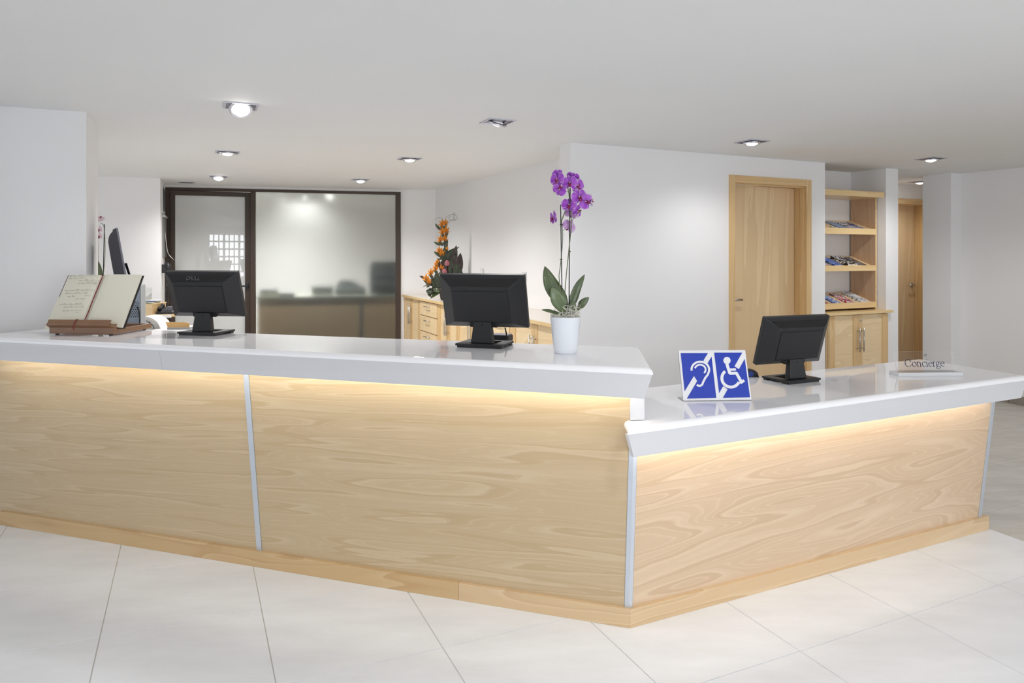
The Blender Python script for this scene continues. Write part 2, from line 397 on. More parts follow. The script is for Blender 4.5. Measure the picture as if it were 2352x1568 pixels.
quad_panel(tall, [Lp(us + wS / 2, Z0), cornerL(Z0, .018)], [Lp(us + wS / 2, zh), cornerL(zh, .018)], -nL, m_wpanel, 'veneer_panel')
quad_panel(tall, [Lp(us - wS / 2 + .0008, Z0, .003), Lp(us + wS / 2 - .0008, Z0, .003)], [Lp(us - wS / 2 + .0008, zh, .003), Lp(us + wS / 2 - .0008, zh, .003)], -nL, m_alu, 'joint_strip')
# skirting mitred at the corner
def skirt(parent, p, q, pi_, qi, m):
    Z = Vector((0, 0, .074)); obj('skirting_board', MB().hexa([p, q, qi, pi_], [p + Z, q + Z, qi + Z, pi_ + Z]), m, parent, world=True, bevel=.0012)
ci = mpt(-.03, 0)
jt = lerp(Lb0, c3, tj); jti = jt - nL * .03
l0 = Lb0 - eL * .02
skirt(tall, l0, jt - eL * .0006, l0 - nL * .03, jti - eL * .0006, m_skirt); skirt(tall, jt + eL * .0006, c3, jti + eL * .0006, ci, m_skirt2)
# corner post, an angle profile following the lean
def post(parent, name, sgn):
    pass
w1, w2 = .019, .017
def cpost(z0, z1):
    q = []
    for z in (z0, z1):
        m_ = mitre(sL(z) + .003); c = Vector((m_.x, m_.y, z))
        q.append([c - eL * w1, c, c + eR * w2, mpt(sL(z) - .02, z)])
    return MB().hexa(q[0], q[1])
obj('corner_post', cpost(Z0, .80), m_alu, tall, world=True, bevel=.001)
# white end panel of the tall counter standing on the low worktop
ep0, ep1 = PL(1437, 940, c3 + nL * sL(.9), Lb0 + nL * sL(.9)), PZ(1466, 968, .84)
e_dir = (PZ(1470, 797, ZT) - PZ(1490, 850, ZT)).normalized()
x0 = cornerL(.9); 
ep = [Vector((x0.x, x0.y, 0)) - eL * .018 + nL * .002, Vector((x0.x, x0.y, 0)) + eR * .062 * 0 + Vector((.040, .012, 0)), ]
ep += [ep[1] + e_dir * .50, ep[0] + e_dir * .50]
obj('end_panel', MB().prism([(p.x, p.y) for p in ep], .842, ZF + .02), m_fascia, tall, world=True, bevel=.001)
# hidden carcass
obj('carcass', MB().hexa([Lp(.02, Z0, -.03).xy.to_3d(), cornerL(Z0, .1).xy.to_3d() - nL * .03, cornerL(Z0, .1).xy.to_3d() - nL * .35, Lp(.02, Z0, -.35).xy.to_3d()],
                         [p + Vector((0, 0, .93)) for p in [Lp(.02, Z0, -.03).xy.to_3d(), cornerL(Z0, .1).xy.to_3d() - nL * .03, cornerL(Z0, .1).xy.to_3d() - nL * .35, Lp(.02, Z0, -.35).xy.to_3d()]]), m_fascia, tall, world=True)
# tall worktop with rounded nose and leaning fascia
def ext(p, q, k): return q + (q - p) * k      # extend beyond q
jL, jR = PZ(0, 785.5, ZJ), PZ(1500, 861, ZJ)
fLm, fRm = PZ(0, 827, ZF), PZ(1480, 915.5, ZF)
bL_, bR_ = PZ(587, 765, ZT), PZ(1470, 797, ZT)
bL2 = ext(bR_, bL_, .62)
jL2 = ext(jR, jL, .07); fL2 = ext(fRm, fLm, .06)
inw = -(Vector((-(jR - jL).y, (jR - jL).x, 0)).normalized()) * -1      # towards the staff side
inw = Vector((-(jR - jL).y, (jR - jL).x, 0)).normalized()
if inw.y < 0: inw = -inw
eJ = (jR - jL).normalized()
slab_t = ZT - ZJ
wt = thing('worktop', 'glossy white worktop with rounded nose running along the tall counter', 'worktop', (c3.x, c3.y, ZF), yawL)
def nose(p, n_in, t, top, k=8):                # half round profile at point p (lower outer edge)
    r = t / 2; out = []
    for i in range(k + 1):
        a = -pi / 2 + pi * i / k
        out.append(Vector((p.x, p.y, 0)) + n_in * (r * .9 - cos(a) * r * .9) + Vector((0, 0, top - r + sin(a) * r)))
    return out
poly = [jL2, jR, bR_, bL2]
def slab(poly, top, t, k=6):
    """slab whose outer edges are all bull-nosed: stack inset outlines"""
    n = len(poly); c = [Vector((p.x, p.y, 0)) for p in poly]; r = t * .8
    def inset(d):
        res = []
        for i in range(n):
            a, b, d2 = c[i - 1], c[i], c[(i + 1) % n]
            e1, e2 = (b - a).normalized(), (d2 - b).normalized()
            n1, n2 = Vector((-e1.y, e1.x, 0)), Vector((-e2.y, e2.x, 0)); h = (n1 + n2).normalized()
            res.append(b + h * (d / max(.25, h.dot(n1))))
        return res
    rings = []
    for i in range(k + 1):
        a = pi / 2 * (i - 1) / (k - 1) if i else 0
        rings.append([p + Vector((0, 0, (top - t) if i == 0 else top - r + sin(a) * r)) for p in inset(r - cos(a) * r)])
    vs_ = [p for q in rings for p in q]; fs_ = [tuple(reversed(range(n))), tuple(range(k * n, (k + 1) * n))]
    for i in range(k):
        for j in range(n): fs_.append((i * n + j, i * n + (j + 1) % n, (i + 1) * n + (j + 1) % n, (i + 1) * n + j))
    return MB().add(vs_, fs_)
obj('slab', slab([jL2, jR, bR_, bL2], ZT, slab_t, 8), m_top, wt, world=True)
# fascia in two lengths, joint at px 362
eend = (bR_ - jR).normalized()
def fascia(parent, a, b, al, bl, zt, zb, inn, m, th=.02):
    q = [a, b, bl, al]; A = [Vector((p.x, p.y, z)) for p, z in zip(q, (zt, zt, zb, zb))]
    B = [p + inn * th for p in A]
    obj('fascia', MB().hexa(A, B), m, parent, world=True, bevel=.0008)
def linept(a, b, px): return PL(px, 700, a, b)
def setz(p, z): return Vector((p.x, p.y, z))
kx = linept(jL, jR, 365); kf = linept(fLm, fRm, 373)
ins = inw * .0008
fascia(wt, jL2 + ins, kx - eJ * .0005 + ins, fL2, kf - eJ * .0005, ZJ, ZF, inw, m_fascia)
fascia(wt, kx + eJ * .0005 + ins, jR + ins - eJ * .004, kf + eJ * .0005, fRm, ZJ, ZF, inw, m_fascia)
fascia(wt, jR + ins - eJ * .004, bR_ - eJ * .01, fRm, bR_ - eJ * .02 - inw * .02, ZJ, ZF, (eJ * -1), m_fascia)
# underside board carrying the light strip
un = [fL2 + inw * .02, fRm + inw * .02 - eJ * .02, bR_ - eJ * .05 - inw * .03, bL2 - inw * .03]
obj('underside_board', MB().prism([(p.x, p.y) for p in un], ZF + .045, ZJ), m_fascia, wt, world=True)
ledL = thing('led_strip', 'warm white light strip hidden under the tall counter fascia', 'light', (c3.x, c3.y, ZF), yawL)
def strip(parent, a, b, inn, z, wd=.012, d0=.026):
    q = [a + inn * d0, b + inn * d0, b + inn * (d0 + wd), a + inn * (d0 + wd)]
    obj('diffuser', MB().prism([(p.x, p.y) for p in q], z - .006, z), m_led, parent, world=True)
strip(ledL, fL2, fRm - eJ * .05, inw, ZF + .045)

# ---- low counter
ZT2, ZJ2, ZF2 = .84, .815, .735
low = thing('reception_counter', 'low beech veneer counter with aluminium edge strips, right-hand accessible part', 'counter', tuple(c3), yawR)
uRR = (nR_b - nR_a).length
def Rp(u, z, extra=0): return nR_a + eR * u + nR * (sL(z) + extra) + Vector((0, 0, z))
zh2 = .765
ue = (onR(2261, .1) - nR_a).dot(eR); ue1 = (onR(2277, .72) - nR_a).dot(eR)
e0, e1 = (onR(2257, .1) - nR_a).dot(eR), (onR(2269, .72) - nR_a).dot(eR)
uw = (e0 + e1) / 2; uw2 = uw + .028
quad_panel(low, [cornerR(Z0, .018), Rp(uw - .0005, Z0)], [cornerR(zh2, .018), Rp(uw - .0005, zh2)], -nR, m_wpanel2, 'veneer_panel')
quad_panel(low, [Rp(uw + .0005, Z0, .003), Rp(uw2, Z0, .003)], [Rp(uw + .0005, zh2, .003), Rp(uw2, zh2, .003)], -nR, m_alu, 'edge_strip')
skirt(low, c3 + eR * .0004, nR_b, ci + eR * .0004, nR_b - nR * .03, m_skirt2)
jl, jr = PZ(1443, 998.5, ZJ2), PZ(2352, 874, ZJ2)
fl_, fr = PZ(1456, 1050, ZF2), PZ(2346, 913.5, ZF2)
jr2 = ext(jl, jr, .012)
bk0, bk1 = PZ(1500, 886.5, ZT2), PZ(2111, 823.4, ZT2)
bk00 = ext(bk1, bk0, .12)
lf = PZ(1429, 962, ZT2 - .012)                  # left tip, tucked against the tall counter
wt2 = thing('worktop', 'glossy white worktop of the low accessible counter, clipped round the corner post', 'worktop', (c3.x, c3.y, ZF2), yawR)
obj('slab', slab([lf, jl, jr2, bk1, bk00], ZT2, ZT2 - ZJ2), m_top, wt2, world=True)
inR = Vector((-(jr - jl).y, (jr - jl).x, 0)).normalized(); eK = (jr - jl).normalized()
fascia(wt2, jl + inR * .0008, jr2 + inR * .0008 - eK * .004, fl_, fr, ZJ2, ZF2, inR, m_fascia)
fascia(wt2, jr2 + inR * .0008 - eK * .004, bk1 - eK * .01, fr, bk1 - eK * .07 - inR * .03, ZJ2, ZF2, -eK, m_fascia)
lf2 = lf + (jl - lf).normalized() * .0
fascia(wt2, lf + Vector((.012, .004, 0)), jl + inR * .0008 + eK * .002, lf + (fl_ - jl) * .9 + Vector((.006, .006, 0)), fl_, ZJ2, ZF2, eK, m_fascia, th=.01)
un = [fl_ + inR * .02, fr + inR * .02 - eK * .02, bk1 - eK * .1 - inR * .04, bk00 + eK * .1 - inR * .04]
obj('underside_board', MB().prism([(p.x, p.y) for p in un], ZF2 + .045, ZJ2), m_fascia, wt2, world=True)
ledR = thing('led_strip', 'warm white light strip hidden under the low counter fascia', 'light', (c3.x, c3.y, ZF2), yawR)
strip(ledR, fl_ + eK * .03, lerp(fl_, fr, (uw2 + .02) / (fr - fl_).length) , inR, ZF2 + .045)
cr = [setz(mitre(-.02), 0) + eR * .1 - nR * .02, Rp(uw2 - .05, Z0, -.03).xy.to_3d(), Rp(uw2 - .05, Z0, -.4).xy.to_3d(), setz(mitre(-.02), 0) + eR * .3 - nR * .4]
obj('carcass', MB().prism([(p.x, p.y) for p in cr], .005, .75), m_fascia, low, world=True)

# ------------------------------------------------------------------ recessed ceiling lights
m_bulb = mat('lit_lamp_glass', emis=(1, .98, .95, 1), estr=14)
m_bulb2 = mat('dimmer_lamp_glass', emis=(1, .98, .95, 1), estr=2.5)
m_can = mat('dark_reflector', rgb(120, 118, 126), .3, .8)
m_lfr = mat('satin_lamp_frame', rgb(196, 196, 208), .35, .5)
def downlight(px, py, label, tilt=(0, 0), bulb=m_bulb, power=9, drop=.0, first=[None]):
    p = PZ(px, py, ZC)
    t = thing('downlight', label, 'ceiling light', (p.x, p.y, ZC), TH, 'square recessed ceiling lights')
    s = .092; q = MB()
    for a, b_, c, d in ((-s, s, -s, -s + .012), (-s, s, s - .012, s), (-s, -s + .012, -s + .012, s - .012), (s - .012, s, -s + .012, s - .012)):
        q.box(a, b_, c, d, -.006, .002)
    obj('frame', q, m_lfr, t)
    s = .080; q = MB().add([(-s, -s, -.0012), (s, -s, -.0012), (s, s, -.0012), (-s, s, -.0012)], [(0, 1, 2, 3)])
    obj('recess', q, m_can, t)
    M = Matrix.Rotation(tilt[0], 4, 'X') @ Matrix.Rotation(tilt[1], 4, 'Y') @ Matrix.Translation((0, 0, -drop))
    q = MB().lathe([(.062, -.002), (.066, -.012), (.060, -.020), (.050, -.020), (.046, -.006), (.046, -.002)], 28)
    q.v = [M @ v for v in q.v]; obj('gimbal_ring', q, m_chrome, t, smooth=True)
    q = MB().lathe([(.045, -.006), (.043, -.016), (.034, -.024), (.018, -.029), (.002, -.030)], 24)
    q.v = [M @ v for v in q.v]; obj('bulb', q, bulb, t, smooth=True)
    d = bpy.data.lights.new('lamp_glow', 'SPOT'); d.energy = power; d.spot_size = R(150); d.spot_blend = .9; d.shadow_soft_size = .045; d.color = (1, .99, .98)
    o = bpy.data.objects.new('lamp_glow', d); COL.objects.link(o); o.parent = t; o.location = (0, 0, -.06 - drop)
    return t
PW = 25
downlight(553, 243, 'bright lamp nearest the pillar, its round glass tipped towards the lobby', (R(-38), 0), drop=.02, power=PW * .7)
downlight(1143, 279, 'square ceiling light with no glare, chrome rings showing, above the middle monitor', (R(25), R(10)), bulb=m_bulb2, power=PW * 1.5)
downlight(522, 349, 'ceiling light directly beyond the bright lamp, second of the left row', power=PW * 2.6)
downlight(941, 364, 'ceiling light above the right end of the frosted glass, nearer of the two there', power=PW * 2.6)
downlight(502, 405, 'small glaring ceiling light just in front of the glazed door', (R(-18), 0), drop=.012, power=PW * 2.6)
downlight(828, 412, 'farthest ceiling light in front of the large frosted pane', (R(-8), 0), drop=.008, power=PW * 2.6)
downlight(1727, 325, 'ceiling light in front of the white wall with the wide wooden door', power=PW * .6)
downlight(2138, 364, 'ceiling light in front of the corridor opening and white pier', power=PW)
downlight(2113, 417, 'ceiling light in the corridor, half hidden by the grey pier', power=14)
# lobby lights behind the viewer, same make
for (x, y), wh_ in zip(((-1.6, .4), (.9, 1.2), (3.3, 1.6), (-2.4, -1.6), (.3, -1.5), (2.8, -1.2)), ('before the left end of the tall counter', 'before the corner where the counters meet', 'before the low counter', 'near the solid part of the street front', 'near the barred street window', 'near the wide street glazing')):
    k_ = downlight(1176, 300, 'lobby ceiling light outside the picture, ' + wh_, power=PW * 1.35)
    k_.location = (x, y, ZC)
# small air vent
p = PZ(428.5, 418.6, ZC)
v = thing('ceiling_vent', 'small grey slotted vent in the ceiling above the glazed door', 'vent', (p.x, p.y, ZC), GA)
obj('frame', MB().box(-.085, .085, -.035, .035, -.006, .001), m_silver, v, bevel=.001)
for i in range(3): obj('slot', MB().box(-.06, .06, -.022 + i * .016, -.014 + i * .016, -.0085, -.006), m_black, v)
# ------------------------------------------------------------------ wooden doors
def door(name, base, dirv, ang, uL_, uR_, top, m, hpx, hinge_lab):
    """trim width tw around an opening, leaf set back .13; u is measured along the wall from base"""
    d = thing(name, None, None, (base[0], base[1], 0), ang, kind='structure')
    tw = .062
    a, b = uL_, uR_                                   # centre lines of the trims
    tl0, tl1, tr0, tr1 = a - tw / 2, a + tw / 2, b - tw / 2, b + tw / 2
    for x0, x1 in ((tl0, tl1), (tr0, tr1)):
        obj('frame_trim', MB().box(x0, x1, -.014, .006, 0, top), m_beechd, d, bevel=.002)
    obj('frame_trim', MB().box(tl1, tr0, -.0135, .006, top - tw * 1.05, top), m_beechh, d, bevel=.002)
    hz = top - tw * 1.05
    for x0, x1 in ((tl1 - .028, tl1), (tr0, tr0 + .028)):
        obj('jamb', MB().box(x0, x1, -.002, .168, 0, hz), m_beechd, d)
    obj('jamb', MB().box(tl1, tr0, -.002, .168, hz, hz + .028), m_beechh, d)
    # door stop, a slim inner step
    for x0, x1 in ((tl1, tl1 + .012), (tr0 - .012, tr0)):
        obj('stop', MB().box(x0, x1, .018, .055, 0, hz), m_beechd, d)
    obj('stop', MB().box(tl1 + .012, tr0 - .012, .018, .055, hz - .012, hz), m_beechh, d)
    lf_ = obj('leaf', MB().box(tl1 + .003, tr0 - .003, .13, .165, .006, hz - .004), m, d, bevel=.002)
    return d, lf_, (tl1, tr0, hz)
m_beechh = veneer('beech_head_trim', rgb(212, 178, 128), rgb(200, 164, 114), rgb(220, 190, 144), sx=.3, period=.25, bands=4, seed=4.1, warp=.2)
d1, leaf1, (o0, o1, hz1) = door('door_1', A0, dA, AA, uL, uR - .03 * 0, DT, m_beechv, 0, '')
def lever(parent, x, z, y0, length, sgn):
    q = MB().tube([(x, y0, z), (x, y0 - .008, z)], .026, 20); q.tube([(x, y0 - .008, z), (x, y0 - .045, z)], .010, 12)
    q.tube([(x, y0 - .045, z), (x + sgn * .012, y0 - .050, z), (x + sgn * length, y0 - .050, z)], .0095, 12)
    return obj('handle', q, m_steel, parent, smooth=True, label='brushed steel lever handle')
hp = PL(1701, 688, off(A0, nA, .09), off(A1, nA, .09))
hu = (Vector((hp.x, hp.y)) - Vector(A0)).dot(dA)
lever(leaf1, o0 + .055, hp.z, .13, .115, 1)
d2, leaf2, (q0, q1, hz2) = door('door_2', cA, dA, AA, vL, vR, DT2, m_beechv, 0, '')
hp = PL(2098, 655, off(cA, nA, .09), off(cB, nA, .09))
hu2 = (Vector((hp.x, hp.y)) - Vector(cA)).dot(dA)
lever(leaf2, min(hu2 + .02, q1 - .05), hp.z, .13, .11, -1)

# ------------------------------------------------------------------ glazed partition in dark brown frames
def gl(px, py): p = PL(px, py, G0, G1); return (Vector((p.x, p.y)) - Vector(G0)).dot(gd), p.z
m_frost = mat('frosted_glass', rgb(236, 241, 238), .42, trans=1, ior=1.18, coat=0, spec=.2); 
m_frost.node_tree.nodes['Principled BSDF'].inputs['Coat Roughness'].default_value = 0.0
m_frost.node_tree.nodes['Principled BSDF'].inputs['Coat IOR'].default_value = 1.6
m_frost2 = mat('frosted_door_glass', rgb(228, 231, 230), .62, trans=.45, ior=1.15, coat=1.0)
m_frost2.node_tree.nodes['Principled BSDF'].inputs['Coat Roughness'].default_value = 0.0
m_frost2.node_tree.nodes['Principled BSDF'].inputs['Coat IOR'].default_value = 1.85
part_ = thing('window_2', None, None, (G0[0], G0[1], 0), GA, kind='structure')
ug0, uj0, ug1, um0, um1, ub1, ue_ = [gl(x, 500)[0] for x in (380.5, 391, 402.5, 561.5, 576, 908.5, 920)]
um2 = gl(587, 500)[0]
zt = gl(380, 428)[1]; zg = gl(480, 449.5)[1]; zp = gl(700, 443)[1]
LT = ue_
zt = ZC - .03
obj('frame', MB().box(um1, um2, -.03, .05, 0, zp), m_brown, part_, bevel=.003)
obj('frame', MB().box(ub1, ue_, -.03, .05, 0, zp), m_brown, part_, bevel=.003)
obj('frame', MB().box(ug0, ue_, -.03, .05, zp, zt), m_brown, part_, bevel=.003)
obj('frame', MB().box(um2, ub1, -.03, .05, 0, .06), m_brown, part_, bevel=.003)
obj('frosted_pane', MB().box(um2 - .004, ub1 + .004, .004, .012, .05, zp + .005), m_frost, part_)
obj('frame', MB().box(ug0, uj0, -.03, .05, 0, zp), m_brown, part_, bevel=.003)
obj('head_infill', MB().box(-.01, (Vector(G1) - Vector(G0)).length, -.01, .08, zt, ZC), m_wall, part_)
obj('side_infill', MB().box(ue_, (Vector(G1) - Vector(G0)).length + .01, -.005, .08, 0, zt), m_wall, part_)
d3 = thing('door_3', None, None, (G0[0] + gd.x * uj0, G0[1] + gd.y * uj0, 0), GA + R(5.6), kind='structure')
wm1 = uj0; a0_, a1_, a2_, a3_ = .003, ug1 - wm1, um0 - wm1, um1 - .003 - wm1
for a, b, c, e in ((a0_, a1_, .01, zp - .004), (a2_, a3_, .01, zp - .004)):
    obj('stile', MB().box(a, b, -.042, .038, c, e), m_brown, d3, bevel=.003)
obj('rail', MB().box(a1_, a2_, -.042, .038, zg, zp - .004), m_brown, d3, bevel=.003)
obj('rail', MB().box(a1_, a2_, -.042, .038, .01, .12), m_brown, d3, bevel=.003)
obj('glass', MB().box(a1_ - .004, a2_ + .004, -.004, .004, .11, zg + .006), m_frost2, d3)
hu_, hz_ = gl(567, 656.5); hu_ -= wm1
q = MB().box(hu_ - .018, hu_ + .018, -.056, -.042, hz_ - .036, hz_ + .036)
q.tube([(hu_, -.05, hz_), (hu_, -.085, hz_)], .011, 10); q.box(hu_ - .13, hu_ + .012, -.096, -.078, hz_ - .012, hz_ + .010)
obj('handle', q, m_blackg, d3, bevel=.002, label='black lever handle')
# the room behind the frosted glass
def bk(u, y): return Vector((G0[0], G0[1])) + gd * u + gn * y
for nm, (a, b) in {'wall_office_back': (bk(-1.4, 3.2), bk(6, 3.2)), 'wall_office_left': (bk(-.9, .1), bk(-.9, 3.2)), 'wall_office_right': (bk(4.6, 3.2), bk(4.6, .1))}.items():
    e = (b - a).normalized(); n_ = Vector((-e.y, e.x)); wall(nm, [a, b, b + n_ * .1, a + n_ * .1])
CB0, CB1 = bk(0, .45), bk(3, .45)
def cu(px): q_ = PL(px, 650, CB0, CB1); return (Vector((q_.x, q_.y)) - CB0).dot(gd)
def cz(px, py, y=.45): q_ = PL(px, py, bk(0, y), bk(3, y)); return q_.z
zc_ = cz(750, 684); u0_, u1_ = cu(592), cu(925)
oc = thing('office_cabinet', 'long wooden cabinet run seen blurred behind the frosted pane', 'cabinet', (CB0.x, CB0.y, 0), GA)
m_bl = mat('dull_brown_board', rgb(168, 142, 106), .6)
obj('body', MB().box(u0_, u1_, 0, .5, 0, zc_), m_bl, oc)
obj('door_seam', MB().box(cu(826), cu(832), -.006, 0, 0, zc_), m_blackl, oc)
obj('top', MB().box(u0_ - .02, u1_, -.02, .5, zc_, zc_ + .025), mat('grey_green_top', rgb(150, 152, 138), .5), oc)
m_dk = mat('dark_machine_plastic', rgb(62, 66, 64), .6)
def behind(label, name, cat, pxa, pxb, y, dp, py, m, extra=None):
    ua_, ub_ = cu(pxa), cu(pxb); h = cz((pxa + pxb) / 2, py, .45 + y) - zc_ - .025; wd = ub_ - ua_
    P = CB0 + gd * ua_ + gn * y
    t = thing(name, label, cat, (P.x, P.y, zc_ + .025), GA)
    obj('body', MB().box(0, wd, 0, dp, 0, h), m, t, bevel=.02)
    if extra: extra(t, wd, dp, h)
    return t
behind('dark upright printer standing at the right end behind the frosted pane', 'office_printer', 'printer', 850, 916, .08, .36, 606, m_dk, lambda t, w_, d_, h: (obj('paper_tray', MB().box(.03, w_ - .03, -.05, 0, h * .3, h * .4), m_blackl, t), obj('top_tray', MB().box(.02, w_ - .02, .02, .3, h, h + .03), m_dk, t), obj('panel', MB().box(.05, w_ - .05, -.012, 0, h * .62, h * .78), m_blackl, t)))
behind('dark low machine in the middle of the cabinet behind the frosted pane', 'photocopier', 'machine', 770, 840, .1, .34, 662, m_dk, lambda t, w_, d_, h: (obj('lid', MB().hexa([Vector(p) for p in ((0, .02, h), (w_, .02, h), (w_, .3, h), (0, .3, h))], [Vector(p) for p in ((w_ * .15, .05, h + .11), (w_ * .5, .05, h + .11), (w_ * .5, .25, h + .11), (w_ * .15, .25, h + .11))]), m_dk, t),))
behind('grey low box left of the dark machine behind the frosted pane', 'storage_box', 'box', 716, 764, .1, .3, 660, mat('grey_box', rgb(104, 106, 100), .7), lambda t, w_, d_, h: obj('lid', MB().box(-.01, w_ + .01, -.01, .31, h - .02, h + .005), m_dk, t))
behind('small dark tray left of centre behind the frosted pane', 'desk_tray', 'tray', 640, 676, .0, .25, 677, m_dk, lambda t, w_, d_, h: obj('rim', MB().box(.0, w_, .0, .02, h, h + .02), m_dk, t))
behind('olive grey folder stack leftmost behind the frosted pane', 'folder_stack', 'folders', 594, 640, .05, .25, 670, mat('olive_folders', rgb(138, 140, 118), .7), lambda t, w_, d_, h: obj('folder', MB().box(.01, w_ - .02, .0, .2, h, h + .025), m_blackl, t))
for (px_, y, pw, lb_) in ((492, .95, 80, 'unseen ceiling light of the office just behind the glazed door'), (757, .95, 80, 'ceiling light of the office glowing through the top of the frosted pane'), (650, 2.2, 55, 'unseen ceiling light deep in the office behind the frosted pane'), (700, .16, 120, 'unseen light added to brighten the front of the blurred office cabinet')):  # the last one is an added fill light to brighten the cabinet front
    p = PL(px_, 450, bk(0, y), bk(3, y))
    t = downlight(1176, 300, lb_, power=pw); t.location = (p.x, p.y, ZC)

# ------------------------------------------------------------------ shelf unit and cupboard in the niche
FA0, FA1 = off(A1, nA, .113), off(N0, nA, .113)
def nu(px, py, a=FA0, b=FA1): p = PL(px, py, a, b); return (Vector((p.x, p.y)) - Vector(FA0)).dot(dA), p.z
xl_, xr_ = .045, nu(2009.5, 600)[0]
FP0, FP1 = off(A1, nA, -.012), off(N0, nA, -.012)
def nup(px, py): return nu(px, py, FP0, FP1)
zw_t = nup(2046, 711)[1]; zw_b = nup(2046, 717.3)[1]
cb = thing('cupboard', 'low beech cupboard with two doors and bar handles set in the niche', 'cabinet', (FA0[0], FA0[1], 0), AA)
uc0, uc1 = .02, nup(2037.8, 780)[0]
yf = -.113 + .004
obj('body', MB().box(uc0 + .02, uc1 - .03, yf + .02, .26, .02, zw_b - .002), m_beech, cb)
ud = nup(1972.3, 780)[0]
us1, us2, us3 = nup(1918.5, 780)[0], nup(1960, 780)[0], nup(2025, 780)[0]
uc0 = nup(1906.5, 780)[0] - .0
def cdoor(x0, x1, stl, str_):
    d = obj('door', MB().box(x0, x1, yf - .002, yf + .016, .03, zw_b - .006), m_beech, cb, bevel=.001)
    for a, b in stl: obj('stile', MB().box(a, b, yf - .010, yf - .001, .03, zw_b - .006), m_beechd, d, bevel=.001)
    return d
ux0 = nup(1893, 780)[0]
da = cdoor(uc0, ud - .0012, ((uc0, us1), (us2, ud - .0012)), 0)
db = cdoor(ud + .0012, nup(2037.8, 780)[0] - .001, ((us3, nup(2037.8, 780)[0] - .001), (ud + .0012, ud + .05)), 0)
def barh(parent, x, y, z0, z1, m=m_steel, r=.006, so=.032, inset=.13, horiz=False):
    q = MB()
    if horiz:
        q.tube([(z0, y - so, x), (z1, y - so, x)], r, 10)
        for z in (z0 + (z1 - z0) * inset, z1 - (z1 - z0) * inset): q.tube([(z, y, x), (z, y - so, x)], r * .75, 8)
    else:
        q.tube([(x, y - so, z0), (x, y - so, z1)], r, 10)
        for z in (z0 + (z1 - z0) * inset, z1 - (z1 - z0) * inset): q.tube([(x, y, z), (x, y - so, z)], r * .75, 8)
    return obj('handle', q, m, parent, smooth=True, label='brushed steel bar handle')
zh0, zh1 = nup(1972, 807)[1], nup(1972, 753)[1]
barh(da, ud - .026, yf - .010, zh0, zh1); barh(db, ud + .030, yf - .010, zh0 + .004, zh1 + .004)
q = MB().tube([(ud + .024, yf - .010, nup(1978, 734)[1]), (ud + .024, yf - .017, nup(1978, 734)[1])], .012, 16)
obj('lock', q, m_chrome, db, smooth=True)
cwt = thing('cupboard_worktop', 'thick beech top of the niche cupboard overlapping the white pier at its right', 'worktop', (FA0[0], FA0[1], zw_b), AA)
obj('board', MB().box(ux0 * 0 + .005, nup(2046, 711)[0], -.113 - .022, .282, 0, zw_t - zw_b), m_beech2, cwt, bevel=.003)
su = thing('shelf_unit', 'open beech display shelves with sloping trays above the niche cupboard', 'shelf', (FA0[0], FA0[1], zw_t + .001), AA)
zb0 = zw_t + .001
ztb, ztt = nup(2033, 453.7)[1], nup(2033, 441)[1]
obj('side_panel', MB().box(xr_ - .018, xr_, 0, .283, 0, ztb - zb0), m_beeche, su)
obj('side_edge', MB().box(xr_ - .018, xr_, -.004, 0, 0, ztb - zb0), m_beech2, su)
obj('side_panel', MB().box(.02, .038, 0, .283, 0, ztb - zb0), m_beeche, su)
obj('top_board', MB().box(.005, nup(2033, 447)[0], -.10, .283, ztb - zb0, ztt - zb0), m_beech2, su, bevel=.002)
shelves = []
for k_, (yt, yb, ybk) in enumerate(((525.2, 538.8, 507), (609, 621.6, 588), (692.5, 705.5, 670))):
    zt_, zb_ = nu(2000, yt)[1], nu(2000, yb)[1]
    zbk = PL(1940, ybk, off(A1, nA, .385), off(N0, nA, .385)).z
    s_ = obj('shelf', MB().hexa([Vector((.038, .012, zt_ - .030 - zb0)), Vector((xr_ - .018, .012, zt_ - .030 - zb0)), Vector((xr_ - .018, .275, zbk - .016 - zb0)), Vector((.038, .275, zbk - .016 - zb0))],
                                [Vector((.038, .012, zt_ - .014 - zb0)), Vector((xr_ - .018, .012, zt_ - .014 - zb0)), Vector((xr_ - .018, .275, zbk - zb0)), Vector((.038, .275, zbk - zb0))]), m_beech, su)
    obj('lip', MB().box(.038, xr_ - .019, -.006, .012, zb_ - zb0, zt_ - zb0), m_beech2, s_, bevel=.001)
    shelves.append((zt_ - .014, zbk))
def cover(name, c1, c2, c3_, sc_=30, seed=0.):
    m = mat(name, c1, .3); k = N(m)
    tc = k.n('ShaderNodeTexCoord').outputs['Object']
    n1 = k.n('ShaderNodeTexNoise', noise_dimensions='4D', i_Vector=tc, i_W=seed, i_Scale=float(sc_), i_Detail=3.0).outputs[0]
    k.link(k.ramp(n1, [(.0, c3_), (.42, c1), (.52, c2), (.6, c3_), (1, c2)], 'CONSTANT'), 'Base Color'); return m
bl, wh, rd_, dk, lb, br_, gy = rgb(40, 78, 170), rgb(222, 224, 228), rgb(190, 40, 80), rgb(34, 30, 32), rgb(130, 160, 200), rgb(96, 70, 60), rgb(120, 130, 140)
